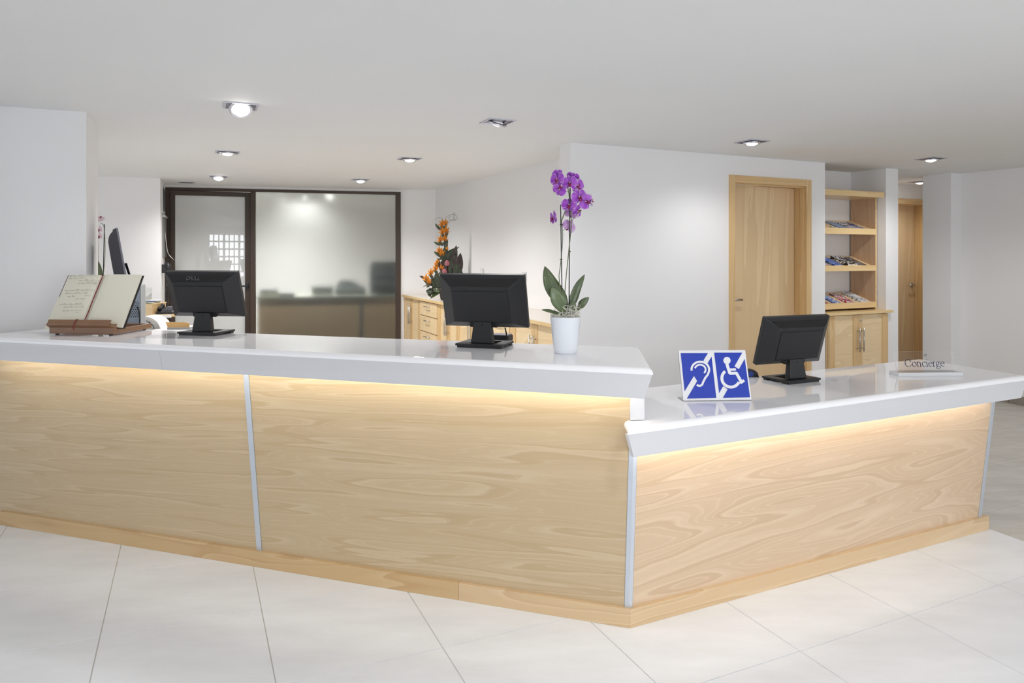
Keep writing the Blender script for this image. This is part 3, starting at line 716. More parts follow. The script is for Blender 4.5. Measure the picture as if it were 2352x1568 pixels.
def brochure(label, sh, pxa, pxb, length, th, c, y0=.014, name='brochure'):
    zf, zk = shelves[sh]; a = math.atan2(zk - zf, .263)
    ua_, ub_ = nu(pxa, 600)[0], nu(pxb, 600)[0]
    P = Vector((FA0[0], FA0[1], 0)) + Vector((dA.x, dA.y, 0)) * ua_ + Vector((nA.x, nA.y, 0)) * (y0)
    t = thing(name, label, 'brochure', (P.x, P.y, zf + (y0 - .012) * math.tan(a) + .001), AA, 'brochures on the sloping shelves')
    M = Matrix.Rotation(a, 4, 'X')
    wd = ub_ - ua_
    kk = len(bpy.data.materials)
    obj('pages', MB().box(.0006, wd - .0006, .0006, length - .0006, .0012, th - .0008, M), m_paper, t)
    q = MB().box(0, wd, 0, length, th - .0008, th, M); q.box(0, wd, 0, length, 0, .001, M); q.box(-.0006, .0004, 0, length, 0, th, M)
    obj('cover', q, cover('cover_print', c[0], c[1], c[2], 28 + kk % 7, kk * 1.7), t)
brochure('dark leaflet cut off by the wall edge on the top sloping shelf', 0, 1893, 1903.5, .10, .003, (dk, br_, dk))
brochure('short black and white leaflet low on the top sloping shelf', 0, 1921, 1932, .07, .006, (wh, dk, wh))
brochure('grey blue booklet lying lengthwise on the top sloping shelf', 0, 1934.5, 1954, .23, .006, (lb, gy, bl))
brochure('white and black booklet with blue head on the top sloping shelf', 0, 1956, 1971.5, .20, .010, (wh, dk, bl))
brochure('rightmost dark booklet on the top sloping shelf', 0, 1974, 1988, .20, .008, (dk, wh, bl))
brochure('pale blue and red leaflet cut off by the wall on the middle shelf', 1, 1893, 1911, .15, .006, (lb, rd_, wh))
brochure('bright blue booklet pile on the middle sloping shelf', 1, 1919, 1936.5, .21, .018, (bl, bl, lb))
brochure('thick pile of dark booklets on the middle sloping shelf', 1, 1947, 1969, .22, .026, (dk, wh, dk))
brochure('rightmost brown booklet on the middle sloping shelf', 1, 1973, 1992, .23, .012, (br_, gy, dk))
brochure('dark red leaflet corner at the left of the bottom sloping shelf', 2, 1893, 1908, .08, .006, (rd_, dk, dk))
brochure('blue and white booklet on the bottom sloping shelf', 2, 1919, 1934.5, .22, .010, (bl, lb, wh))
brochure('pink and red booklet in the middle of the bottom sloping shelf', 2, 1947, 1965, .23, .012, (rd_, wh, rgb(70, 90, 80)))
brochure('thick white booklet with grey photos at the right of the bottom shelf', 2, 1977, 1994, .235, .022, (wh, gy, wh))

# ------------------------------------------------------------------ back office cabinets along the office wall
K0 = PZ(922.6, 676, .955)
K0 = Vector((K0.x, K0.y)); Kd = (Vector((PZ(1260, 741.8, .955).x, PZ(1260, 741.8, .955).y)) - K0).normalized()
KA = math.atan2(Kd.y, Kd.x); Kn = Vector((-Kd.y, Kd.x))           # Kn points to the wall (screen right)
ku = lambda px: (lambda p: (Vector((p.x, p.y)) - K0).dot(Kd))(PL(px, 700, K0, K0 + Kd))
kz = lambda px, py: PL(px, py, K0, K0 + Kd).z
KL = 4.38
kt = thing('cabinet_worktop', 'pale beech worktop along the back office cabinets', 'worktop', (K0.x, K0.y, .925), KA)
kp = [K0 + Kd * .01, K0 + Kd * KL, Vector(A2) + Vector((-.03, -.02)), Vector(off(BR0, bd, 3.95)) - Vector((-bd.y, bd.x)) * .012, Vector(BR0) - Vector((-bd.y, bd.x)) * .012 + Vector(bd) * .01]
obj('board', MB().prism([(p_.x, p_.y) for p_ in kp], .925, .955), m_beech2, kt, world=True, bevel=.002)
obj('upper_surface', MB().prism([(lambda c_: (c_.x + (p_.x - c_.x) * .995, c_.y + (p_.y - c_.y) * .995))(sum(kp, Vector((0, 0))) / 5) for p_ in kp], .955, .956), mat('pale_worktop', rgb(214, 204, 192), .3, coat=.3), kt, world=True)
def kunit(label, u0, u1, typ, dep=.40, grp='beech cabinets in the back office'):
    P = K0 + Kd * u0
    t = thing('office_base_cabinet', label, 'cabinet', (P.x, P.y, 0), KA, grp)
    W = u1 - u0 - .002; y0 = .03
    obj('body', MB().box(0, W, y0 + .018, dep, .0, .924), m_beech, t)
    if typ == 'doors':
        h = W / 2
        for i, (a, b) in enumerate(((.003, h - .001), (h + .001, W - .003))):
            d = obj('door', MB().box(a, b, y0, y0 + .017, .04, .918), m_beech, t, bevel=.001)
            for c, e in ((a, a + .055), (b - .055, b)): obj('stile', MB().box(c, e, y0 - .006, y0 + .001, .04, .918), m_beechd, d, bevel=.001)
            barh(d, (b - .03) if i == 0 else (a + .03), y0 - .006, .60, .83)
    else:
        for c, e in ((0.002, .055), (W - .055, W - .002)): obj('side_stile', MB().box(c, e, y0 - .004, y0 + .017, .04, .918), m_beechd, t, bevel=.001)
        z = .918
        for hh in (.17, .19, .23, .25):
            d = obj('drawer', MB().box(.060, W - .060, y0 - .012, y0 + .014, z - hh + .006, z - .004), m_beech, t, bevel=.0015)
            m_ = (W) / 2 ; barh(d, z - .05, y0 - .012, m_ - .09, m_ + .09, horiz=True, r=.005, so=.026)
            z -= hh
kb = [0, .72, 1.49, 2.12, 2.96, 3.52, KL]
kunit('beech cabinet with two tall doors against the back wall beside the frosted pane', kb[0] + .03, kb[1], 'doors')
kunit('beech cabinet with a column of drawers and slim steel handles', kb[1], kb[2], 'drawers')
kunit('beech cabinet with doors mostly hidden behind the middle monitor', kb[2], kb[3], 'doors')
kunit('beech cabinet with doors seen under the middle monitor left of its neck', kb[3], kb[4], 'doors')
kunit('beech drawer cabinet seen under the middle monitor right of its neck', kb[4], kb[5], 'drawers')
kunit('beech cabinet with doors just left of the orchid pot', kb[5], kb[6], 'doors', .07)
# wall switches on the office wall
WD = (-bd.x, -bd.y)
wang = math.atan2(bd.y, bd.x)
for lab, px, py, wpx in (('small white wall switch showing just above the middle monitor', 1108, 625, 12), ('white wall socket at the right edge of the middle monitor', 1205, 634, 6)):
    p = PL(px, py, BR0, BR1)
    t = thing('wall_switch', lab, 'switch', tuple(p), wang)
    obj('plate', MB().box(-.045, .045, -.010, -.001, -.042, .042), m_fascia, t, bevel=.002)
    obj('rocker', MB().box(-.022, .022, -.014, -.009, -.03, .03), m_paper, t, bevel=.001)
# ------------------------------------------------------------------ monitors
def text_mesh(s, size, depth=.0006):
    cu = bpy.data.curves.new('t', 'FONT'); cu.body = s; cu.size = size; cu.align_x = 'CENTER'; cu.align_y = 'CENTER'; cu.extrude = depth; cu.offset = size * .015
    o = bpy.data.objects.new('t', cu); COL.objects.link(o); dg = bpy.context.evaluated_depsgraph_get()
    me = bpy.data.meshes.new_from_object(o.evaluated_get(dg)); bpy.data.objects.remove(o)
    q = MB(); q.v = [v.co.copy() for v in me.vertices]; q.f = [tuple(p.vertices) for p in me.polygons]; return q
def monitor(label, base_pt, ybase, yhead, tilt, zc_, xoff=0, logo=True):
    t = thing('monitor', label, 'monitor', tuple(base_pt), ybase, 'black flat monitors seen from behind')
    wb, db = .222, .175
    q = MB()
    for (x0, x1, y0, y1) in ((-wb / 2, wb / 2, -db / 2, -db / 2 + .055), (-wb / 2, wb / 2, db / 2 - .03, db / 2), (-wb / 2, -wb / 2 + .045, -db / 2 + .055, db / 2 - .03), (wb / 2 - .045, wb / 2, -db / 2 + .055, db / 2 - .03)):
        q.box(x0, x1, y0, y1, .009, .018)
    obj('base', q, m_black, t)
    obj('foot_plate', MB().box(-wb / 2 + .006, wb / 2 - .006, -db / 2 + .006, -db / 2 + .05, 0, .009), m_black, t)
    obj('foot_plate', MB().box(-wb / 2 + .006, wb / 2 - .006, db / 2 - .028, db / 2 - .004, 0, .009), m_black, t)
    Mh = Matrix.Rotation(yhead - ybase, 4, 'Z')
    # neck: a flat plate rising from the base, narrowing a little
    bw, tw_ = .052, .041
    q = MB().hexa([Mh @ Vector(p) for p in ((-bw, -.052, .018), (bw, -.052, .018), (bw, -.012, .018), (-bw, -.012, .018))],
                  [Mh @ Vector(p) for p in ((-tw_, -.040, .115), (tw_, -.040, .115), (tw_, -.012, .115), (-tw_, -.012, .115))])
    nk = obj('neck', q, m_black, t, bevel=.003)
    q = MB().tube([Mh @ Vector((0, -.0405, .100)), Mh @ Vector((0, -.0440, .100))], .004, 10); obj('screw', q, m_blackg, nk)
    # head: tilted about x, local y towards the screen side (staff), -y is the back we see
    Mt = Mh @ Matrix.Translation((xoff, -.012, zc_)) @ Matrix.Rotation(-tilt * -1, 4, 'X')
    W, Hh = .2025, .1275
    q = MB()
    q.add([Mt @ Vector(p) for p in [(-W, .022, -Hh), (W, .022, -Hh), (W, .022, Hh), (-W, .022, Hh), (-W, -.002, -Hh), (W, -.002, -Hh), (W, -.002, Hh), (-W, -.002, Hh),
           (-W + .012, -.010, -Hh + .008), (W - .012, -.010, -Hh + .008), (W - .012, -.010, Hh - .010), (-W + .012, -.010, Hh - .010),
           (-.137, -.050, -.085), (.137, -.050, -.085), (.137, -.050, .085), (-.137, -.050, .085)]],
          [(0, 1, 2, 3)] + [(a + i, a + (i + 1) % 4, b + (i + 1) % 4, b + i) for a, b in ((0, 4), (4, 8), (8, 12)) for i in range(4)] + [(12, 13, 14, 15)])
    hd = obj('housing', q, m_black, t, bevel=.0025)
    q = MB().box(-.131, .131, -.054, -.049, -.080, .066, Mt); obj('rear_cover', q, m_black, hd, bevel=.002)
    q = MB().add([Mt @ Vector(p) for p in [(-.176, -.0175, .1135), (.176, -.0175, .1135), (.146, -.0455, .0895), (-.146, -.0455, .0895)]], [(0, 1, 2, 3)]); obj('vent_band', q, m_blackg, hd)
    obj('screen', MB().box(-W + .014, W - .014, .0218, .0228, -Hh + .016, Hh - .014, Mt), m_blackg, hd)
    q = MB().box(-.065, .065, -.045, -.012, -.112, -.085, Mt); obj('port_cover', q, m_blackl if 0 else m_black, hd, bevel=.002)
    if logo:
        sl = math.atan2(.028, .024)
        Lm = Mt @ Matrix.Translation((-.030, -.0318, .1018)) @ Matrix.Rotation(-(pi / 2 - .0) + math.atan2(.028, .024) * 0 + 0, 4, 'X')
        # lies on the sloping upper bevel
        base = Mt @ Matrix.Translation((-.024, -.0335, .1025)) @ Matrix.Rotation(pi / 2 - math.atan2(.028, .024), 4, 'X')
        q = MB(); xs = 0
        for ch, dx, rot in (('D', -.031, 0), ('E', -.0095, R(38)), ('L', .0115, 0), ('L', .0275, 0)):
            g = text_mesh(ch, .031); M2 = base @ Matrix.Translation((dx, 0, 0)) @ Matrix.Rotation(rot, 4, 'Z')
            q.add([M2 @ v for v in g.v], g.f)
        obj('raised_lettering', q, m_logo, hd)
    return t
def mid(*p): return sum(p, Vector()) / len(p)
bA = mid(PZ(410, 768, ZT), PZ(492, 774, ZT)); 
b1 = Vector((bA.x, bA.y, ZT)) + Vector((-sin(R(-11)), cos(R(-11)), 0)) * .088
monitor('left black monitor with raised lettering, on the tall counter before the glazed door', b1, R(-11), R(-7), R(20), .212)
bA = mid(PZ(1047, 797, ZT), PZ(1151, 802.5, ZT))
b2 = Vector((bA.x, bA.y, ZT)) + Vector((-sin(yawL), cos(yawL), 0)) * .088
monitor('middle black monitor on the tall counter beside the orchid', b2, yawL, yawL + R(2), R(18), .208, logo=False, xoff=-.0)
bA = mid(PZ(1761, 873, ZT2), PZ(1811.5, 884, ZT2)); bB = mid(PZ(1811.5, 884, ZT2), PZ(1887, 873.5, ZT2))
bc = PZ(1811.5, 884, ZT2); b3 = bc + Vector((cos(yawR), sin(yawR), 0)) * .111 + Vector((-sin(yawR), cos(yawR), 0)) * .088
monitor('right black monitor on the low counter between the blue sign and the name plate', Vector((b3.x, b3.y, ZT2)), yawR, R(20), R(17), .208, logo=False, xoff=.0)
# adapter and cable behind the middle monitor
p = PZ(1150, 784, ZT)
t = thing('card_terminal', 'small black desk device behind the neck of the middle monitor', 'device', (p.x, p.y, ZT), yawL)
obj('body', MB().box(-.05, .045, -.02, .06, 0, .030), m_black, t, bevel=.006)
obj('top_plate', MB().box(-.045, .04, -.015, .055, .030, .034), m_silver, t, bevel=.001)
p0, p1 = PY(1160, 752, p.y - .02), PY(1162, 783, p.y - .03)
t = thing('monitor_cable', 'thin black cable hanging under the middle monitor', 'cable', tuple(p1))
pts = [p0, lerp(p0, p1, .5) + Vector((.005, 0, 0)), lerp(p0, p1, .9) + Vector((.002, 0, 0)), PZ(1157, 788, ZT) + Vector((0, 0, .004)), PZ(1140, 786, ZT) + Vector((0, .02, .004)), PZ(1128, 783, ZT) + Vector((0, .02, .004))]
obj('cord', MB().tube(pts, .0035, 8), m_black, t, world=True, smooth=True)

# ------------------------------------------------------------------ guest book on its wooden easel
m_wal = mat('walnut_stand', rgb(132, 98, 72), .45, coat=.2); k = N(m_wal)
nz = k.n('ShaderNodeTexNoise', i_Scale=6.0, i_Detail=5.0, i_Vector=k.n('ShaderNodeMapping', i_Vector=k.n('ShaderNodeTexCoord').outputs['Object'], i_Scale=(2, 2, 24)).outputs[0]).outputs[0]
k.link(k.mix(nz, rgb(118, 86, 62), rgb(148, 112, 84)), 'Base Color')
m_cream = mat('cream_paper', rgb(226, 222, 204), .75)
m_ink = mat('grey_ink', rgb(120, 118, 112), .7)
m_red = mat('red_ribbon', rgb(122, 34, 36), .6)
sf = PZ(113, 769, ZT); sy = R(-5.5)
st = thing('book_easel', 'low brown wooden book easel on the tall counter beside the pillar', 'stand', (sf.x, sf.y, ZT), sy)
z0 = .007
for a in ((.03, .02), (.33, .02), (.03, .30), (.33, .30)): obj('foot', MB().tube([(a[0], a[1], 0), (a[0], a[1], z0)], .009, 12), m_black, st)
obj('front_rail', MB().box(0, .362, 0, .020, z0, z0 + .034), m_wal, st, bevel=.002)
obj('side_rail', MB().box(0, .02, .02, .32, z0, z0 + .026), m_wal, st, bevel=.002)
obj('side_rail', MB().box(.342, .362, .02, .32, z0, z0 + .026), m_wal, st, bevel=.002)
obj('back_rail', MB().box(.02, .342, .30, .32, z0, z0 + .026), m_wal, st, bevel=.002)
PH = R(31)
Bk = Matrix.Translation((.160, .040, .060)) @ Matrix.Rotation(-PH, 4, 'X')         # z up the page, -y towards the reader
obj('back_board', MB().box(-.15, .17, .024, .034, -.02, .20, Bk), m_wal, st, bevel=.002)
obj('strut', MB().box(-.02, .02, .0, .012, 0, .21, Matrix.Translation((.16, .30, .03)) @ Matrix.Rotation(R(25), 4, 'X')), m_wal, st)
q = MB().hexa([Vector(p) for p in ((-.005, -.012, .068), (.367 - .008, -.012, .068), (.372 - .02, .060, .040), (.01, .060, .040))],
              [Vector(p) for p in ((-.012 + .008, -.016, .082), (.372 - .014, -.016, .082), (.35, .075, .052), (.01, .075, .052))])
ld = obj('ledge', MB().box(-.166, .196, -.045, .030, -.036, -.022, Bk), m_wal, st, bevel=.002)
obj('ledge_lip', MB().box(-.158, .190, -.052, -.045, -.036, -.004, Bk), m_wal, ld, bevel=.003)
for x in (.0, .335): obj('hinge_block', MB().box(x + .004, x + .020, .01, .05, z0 + .034, .058), m_wal, st)
B0 = Vector((sf.x, sf.y, ZT)); Bw = Matrix.Translation(B0) @ Matrix.Rotation(sy, 4, 'Z') @ Bk
gb = thing('guest_book', 'open cream guest book with handwriting and red ribbon on the wooden easel', 'book', tuple(Bw @ Vector((0, 0, -.02))), sy)
LB = .292; zb = -.0215
def bx_(x0, x1, y0, y1, z0_, z1_): return MB().box(x0, x1, y0, y1, z0_, z1_, Bw)
obj('cover', bx_(-.214, .2315, .014, .0185, zb, LB + .004), m_black, gb, world=True, bevel=.001)
def block(side, W_, th, n=10):
    pr = []
    for i in range(n + 1):
        x = W_ * i / n; pr.append((side * x, .014 - th * (1 - math.exp(-x / .012)) + .010 * (i / n) ** 3 * (1 if side < 0 else .3)))
    top = [Bw @ Vector((x, y, LB)) for x, y in pr] + [Bw @ Vector((x, .0138, LB)) for x, y in reversed(pr)]
    bot = [Bw @ Vector((x, y, zb + .002)) for x, y in pr] + [Bw @ Vector((x, .0138, zb + .002)) for x, y in reversed(pr)]
    return MB().ruled(bot, top), pr
lp, lpr = block(-1, .206, .014); rp, rpr = block(1, .222, .020)
lpo = obj('left_pages', lp, m_cream, gb, world=True); obj('right_pages', rp, m_cream, gb, world=True)
for i in range(4):      # leaves fanning out at the lower left
    rows = []
    for j in range(7):
        x = -.206 * j / 6 - .004 * i * (j / 6)
        y = .014 - .014 * (1 - math.exp(-abs(x) / .012)) + .010 * (j / 6) ** 3 + .0012 * (i + 1) - .0
        rows.append([Bw @ Vector((x, y - .0012 * 4 * 0, zb + .002 - .004 * i * (j / 6))), Bw @ Vector((x, y, .16))])
    obj('leaf', MB().sheet(rows), m_cream, gb, world=True, solid=.0004)
random.seed(4)
def pagept(cx_, cy_, lift=.0012):
    f = (1070 - cy_) / 420; a = 380 + 175 * f; b = 735 + 150 * f; u = 1 - (cx_ - a) / (b - a)
    x = .206 * u; y = .014 - .014 * (1 - math.exp(-x / .012)) + .010 * u ** 3 - lift
    return Bw @ Vector((-x, y, zb + f * (LB - zb)))
q = MB()
for (xa, xb, y, h) in ((562, 850, 662, 9), (560, 712, 680, 8), (662, 848, 700, 9), (742, 846, 714, 7), (652, 800, 724, 8), (816, 850, 734, 6), (530, 800, 782, 10), (536, 762, 806, 9), (566, 632, 832, 12), (640, 694, 852, 7), (732, 776, 824, 6),
                       (488, 704, 896, 9), (534, 712, 918, 9), (528, 602, 948, 17), (612, 696, 942, 7), (660, 694, 958, 5)):
    x = xa
    while x < xb:
        wl = random.uniform(22, 48); pts = []; n = int(wl / 4)
        for i in range(n + 1):
            px_ = x + wl * i / n; hh = h * (random.uniform(.3, .6) if random.random() < .8 else 1.2)
            pts.append(pagept(px_ + random.uniform(-1, 1), y - (hh if i % 2 else -random.uniform(0, 2)) - (px_ - xa) * .01))
        q.tube(pts, .00042, 3); x += wl + random.uniform(7, 12)
obj('handwriting', q, m_ink, lpo, world=True)
Yb = 3.68
rp_ = [(228, 624), (222, 641), (214, 664), (206, 690), (197, 713), (189, 732), (184.5, 746), (185, 757), (188, 765)]
pts = []
for i, (a, b) in enumerate(rp_):
    f = i / 5
    if i <= 5: pts.append(Bw @ Vector((0.001 * i, .010 - .006 - .004 * min(i, 3) / 3 - .004 * (i == 5), LB * (1 - f) + (-.004) * f)))
pts += [Bw @ Vector((.003, -.056, -.004)), Bw @ Vector((.0, -.058, -.03)), Bw @ Vector((.004, -.056, -.055)), Bw @ Vector((.010, -.055, -.066))]
rows = [[p + Vector((-.0028, 0, 0)), p + Vector((.0028, 0, 0))] for p in pts]
obj('ribbon', MB().sheet(rows), m_red, gb, world=True, solid=.0012, smooth=True)

# ------------------------------------------------------------------ leaf and petal surfaces
def blade(pts, wid, side, fold=0.0, n=5, roll=0.0):
    """surface along pts, half width wid[i], across direction 'side'; fold lifts the edges"""
    rows = []; m = len(pts)
    for i, p in enumerate(pts):
        p = Vector(p); t = (Vector(pts[min(i + 1, m - 1)]) - Vector(pts[max(i - 1, 0)])).normalized()
        s = (Vector(side) - t * Vector(side).dot(t)).normalized(); nn = s.cross(t)
        row = []
        for j in range(n):
            a = -1 + 2 * j / (n - 1); row.append(p + s * (a * wid[i]) + nn * (fold * abs(a) ** 1.5 * wid[i] + roll * a * wid[i]))
        rows.append(row)
    return MB().sheet(rows)
def curve_pts(P, n=14):          # Catmull-Rom through P
    P = [Vector(p) for p in P]; Q = [P[0] * 2 - P[1]] + P + [P[-1] * 2 - P[-2]]; out = []
    seg_ = len(P) - 1
    for i in range(n + 1):
        u = seg_ * i / n; k_ = min(int(u), seg_ - 1); t = u - k_; a, b, c, d = Q[k_:k_ + 4]
        out.append(.5 * ((2 * b) + (c - a) * t + (2 * a - 5 * b + 4 * c - d) * t * t + (3 * b - a - 3 * c + d) * t ** 3))
    return out
def ovate(n, w_, peak=.45, base=.15):
    out = []
    for i in range(n + 1):
        t = i / n; v = (t / peak) ** .7 if t < peak else 1
        v = max(base, sin(pi / 2 * min(1, t / peak)) if t < peak else cos(pi / 2 * (t - peak) / (1 - peak)) ** .75)
        out.append(w_ * max(v, .02) if t < 1 else w_ * .02)
    return out
def leafmat(name, a, b, rough=.35):
    m = mat(name, a, rough, coat=.3); k = N(m)
    nz = k.n('ShaderNodeTexNoise', i_Scale=14.0, i_Detail=3.0, i_Vector=k.n('ShaderNodeTexCoord').outputs['Object']).outputs[0]
    k.link(k.mix(k.ramp(nz, [(.35, (0, 0, 0, 1)), (.65, (1, 1, 1, 1))]), a, b), 'Base Color'); return m
m_leaf = leafmat('orchid_leaf', rgb(72, 86, 54), rgb(92, 106, 70))
m_leaf2 = leafmat('orchid_leaf_light', rgb(92, 108, 70), rgb(104, 120, 80))
m_rib = mat('leaf_rib', rgb(140, 150, 112), .5)
m_stem = leafmat('orchid_stem', rgb(92, 106, 66), rgb(112, 118, 84))
m_cane = mat('dark_cane', rgb(44, 46, 44), .5)
def petalmat(name, centre, edge, veins):
    m = mat(name, centre, .45); k = N(m); b = k.b.inputs
    g = k.n('ShaderNodeTexCoord').outputs['UV']
    sp = k.n('ShaderNodeSeparateXYZ', i_0=g)
    d = k.math('MAXIMUM', k.math('ABSOLUTE', k.math('SUBTRACT', k.math('MULTIPLY', sp.outputs[0], 2), 1)), k.math('SUBTRACT', k.math('MULTIPLY', sp.outputs[1], 1.0), .0))
    nz = k.n('ShaderNodeTexNoise', i_Scale=60.0, i_Detail=3.0, i_Vector=k.n('ShaderNodeTexCoord').outputs['Object']).outputs[0]
    c = k.mix(k.ramp(nz, [(.4, (0, 0, 0, 1)), (.7, (1, 1, 1, 1))]), centre, veins)
    c = k.mix(k.ramp(d, [(.80, (0, 0, 0, 1)), (.98, (1, 1, 1, 1))]), c, edge)
    k.link(c, 'Base Color')
    b['Subsurface Weight'].default_value = .0
    return m
m_pet = petalmat('purple_petal', rgb(150, 58, 186), rgb(212, 170, 226), rgb(174, 96, 202))
m_petb = petalmat('pale_petal_back', rgb(206, 168, 208), rgb(224, 200, 224), rgb(190, 130, 204))
m_petw = petalmat('white_petal', rgb(232, 218, 224), rgb(238, 232, 234), rgb(226, 196, 212))
m_lip = mat('magenta_lip', rgb(138, 22, 82), .45); m_lipy = mat('column_cream', rgb(224, 196, 190), .5)
def with_uv(o, nrow, ncol):
    me = o.data; uv = me.uv_layers.new(name='uv')
    for lp_ in me.loops:
        i, j = divmod(lp_.vertex_index, ncol); uv.data[lp_.index].uv = (j / (ncol - 1), i / (nrow - 1))
    return o
def petal(name, ang, length, wid, m, parent, peak, lift=.2, cup=.25, nseg=9, base=.12):
    d = Vector((cos(ang), sin(ang), 0)); s = Vector((-sin(ang), cos(ang), 0))
    pts = [d * (length * i / nseg) + Vector((0, 0, lift * length * math.sin(pi * i / nseg * .8) * .6)) for i in range(nseg + 1)]
    q = blade(pts, ovate(nseg, wid, peak, base), s, fold=cup)
    o = obj(name, q, m, parent, smooth=True, solid=.0006)
    return with_uv(o, nseg + 1, 5)
def flower(parent, pos, facing, roll=0, size=1.0, pm=None, lipm=None):
    """pos in the parent's frame; facing: direction the bloom looks"""
    pm = pm or m_pet
    f = Vector(facing).normalized(); up = Vector((0, 0, 1)); up = (up - f * up.dot(f)).normalized(); right = up.cross(f)
    M = Matrix((right, up, f)).transposed().to_4x4() @ Matrix.Rotation(roll, 4, 'Z'); M = Matrix.Translation(Vector(pos)) @ M
    s = size
    q = MB().lathe([(.0015 * s, -.006 * s), (.003 * s, 0), (.0034 * s, .006 * s), (.002 * s, .010 * s), (.0005 * s, .011 * s)], 10)
    fl_o = obj('flower', q, m_lipy, parent, smooth=True); fl_o.matrix_local = M
    for a, L_, W_ in ((90, .031, .0115), (218, .031, .011), (322, .031, .011)): petal('sepal', R(a), L_ * s, W_ * s, pm, fl_o, .5, lift=-.08, cup=.15)
    for a in (12, 168): petal('petal', R(a), .033 * s, .0205 * s, pm, fl_o, .58, lift=.16, cup=-.12, base=.2)
    q = blade([(0, -.002 * s, .004 * s), (0, -.006 * s, .009 * s), (0, -.011 * s, .012 * s), (0, -.016 * s, .011 * s), (0, -.019 * s, .008 * s)], [.002 * s, .0045 * s, .006 * s, .0045 * s, .0008 * s], (1, 0, 0), fold=.6)
    obj('lip', q, lipm or m_lip, fl_o, smooth=True, solid=.0008)
    q = MB()
    for sg in (-1, 1): q.add(*(lambda b: (b.v, b.f))(blade([(sg * .002 * s, -.003 * s, .003 * s), (sg * .005 * s, -.002 * s, .009 * s), (sg * .005 * s, .002 * s, .012 * s)], [.002 * s, .0035 * s, .001 * s], (0, 1, .3), fold=.2)))
    obj('side_lobes', q, lipm or m_lip, fl_o, smooth=True, solid=.0006)
    return fl_o

# ------------------------------------------------------------------ potted purple orchid
oy = 2.985; ox = (1299 - CX) * oy / F
orc = thing('potted_orchid', 'purple orchid in a tapered white pot at the right end of the tall counter', 'orchid', (ox, oy, ZT), 0)
O = lambda px, py, dy=0: PY(px, py, oy + dy)
ph = .1555
m_pot = mat('glazed_white_pot', rgb(236, 240, 246), .12, coat=.5)
obj('pot', MB().lathe([(.0, 0), (.046, 0), (.0495, .003), (.052, .02), (.058, .07), (.0655, ph - .002), (.066, ph), (.0635, ph + .001), (.062, ph - .003), (.059, .09), (.0, .09)], 48), m_pot, orc, smooth=True)
obj('potting_bark', MB().lathe([(.0, .125), (.060, .125), (.0605, .130), (.04, .138), (.0, .142)], 24), mat('bark', rgb(70, 56, 44), .9), orc, smooth=True)
random.seed(11); q = MB()
for i in range(430):
    a = random.uniform(0, 2 * pi); r0 = .055 * math.sqrt(random.random()); cl_ = random.uniform(0, 1)
    hgt = .018 + .034 * (r0 * cos(a) > .0)
    p = Vector((r0 * cos(a), r0 * sin(a), .140 + random.uniform(0, hgt))); d = Vector((random.gauss(0, 1), random.gauss(0, 1), random.gauss(0, .8))).normalized(); pts = [p]
    ax = Vector((random.gauss(0, 1), random.gauss(0, 1), random.gauss(0, 1))).normalized(); wv = random.uniform(.4, .9)
    for j in range(9):
        d = Matrix.Rotation(wv, 3, ax) @ d; ax = (ax + Vector((random.gauss(0, .3), random.gauss(0, .3), random.gauss(0, .3)))).normalized()
        p = p + d * .0065
        rr = math.hypot(p.x, p.y)
        if p.z < ph + .004 and rr > .058: p.x *= .057 / rr; p.y *= .057 / rr
        if rr > .068: p.x *= .066 / rr; p.y *= .066 / rr
        if p.z > .205: p.z = .205
        pts.append(p.copy())
    q.tube(pts, .00075, 3, caps=False)
obj('moss', q, mat('pale_moss', rgb(232, 229, 218), .9), orc, kind='stuff')
def oleaf(P, wid, m, side, peak=.5, fold=.18, rib=True):
    pts = curve_pts(P, 14); q = blade(pts, ovate(14, wid, peak, .25), side, fold)
    lf_ = obj('leaf', q, m, orc, world=True, smooth=True, solid=.0016)
    if rib:
        inv = [p + Vector((0, -.0022, 0)) for p in pts[:-1]]
        obj('midrib', MB().tube(inv, [.0010 * (1 - i / 14) + .0003 for i in range(len(inv))], 5), m_rib if m is m_leaf2 else m_leaf2, lf_, world=True, smooth=True)
oleaf([O(1302, 722), O(1289, 690, -.005), O(1266, 655, .0), O(1251, 611, .012)], .036, m_leaf, (1, .15, -.25), .55)
oleaf([O(1296, 722, -.02), O(1287, 700, -.03), O(1277, 680, -.036), O(1267, 659, -.036)], .030, m_leaf2, (1, .1, -.3), .5)
oleaf([O(1306, 722), O(1315, 690, .01), O(1326, 660, .015), O(1343, 630, .03)], .021, m_leaf, (.8, .3, .5), .45)
oleaf([O(1316, 718, .0), O(1330, 705, -.005), O(1342, 692, .0), O(1353, 683, .005)], .016, m_leaf, (.6, .2, .8), .5)
oleaf([O(1290, 720, -.02), O(1276, 718, -.03), O(1260, 714, -.036), O(1244, 711, -.03)], .0105, m_leaf, (.1, .75, .6), .5)
oleaf([O(1304, 722), O(1311, 712, -.02), O(1316, 700, -.02), O(1322, 692, -.02)], .016, m_leaf, (1, .1, .4), .5)
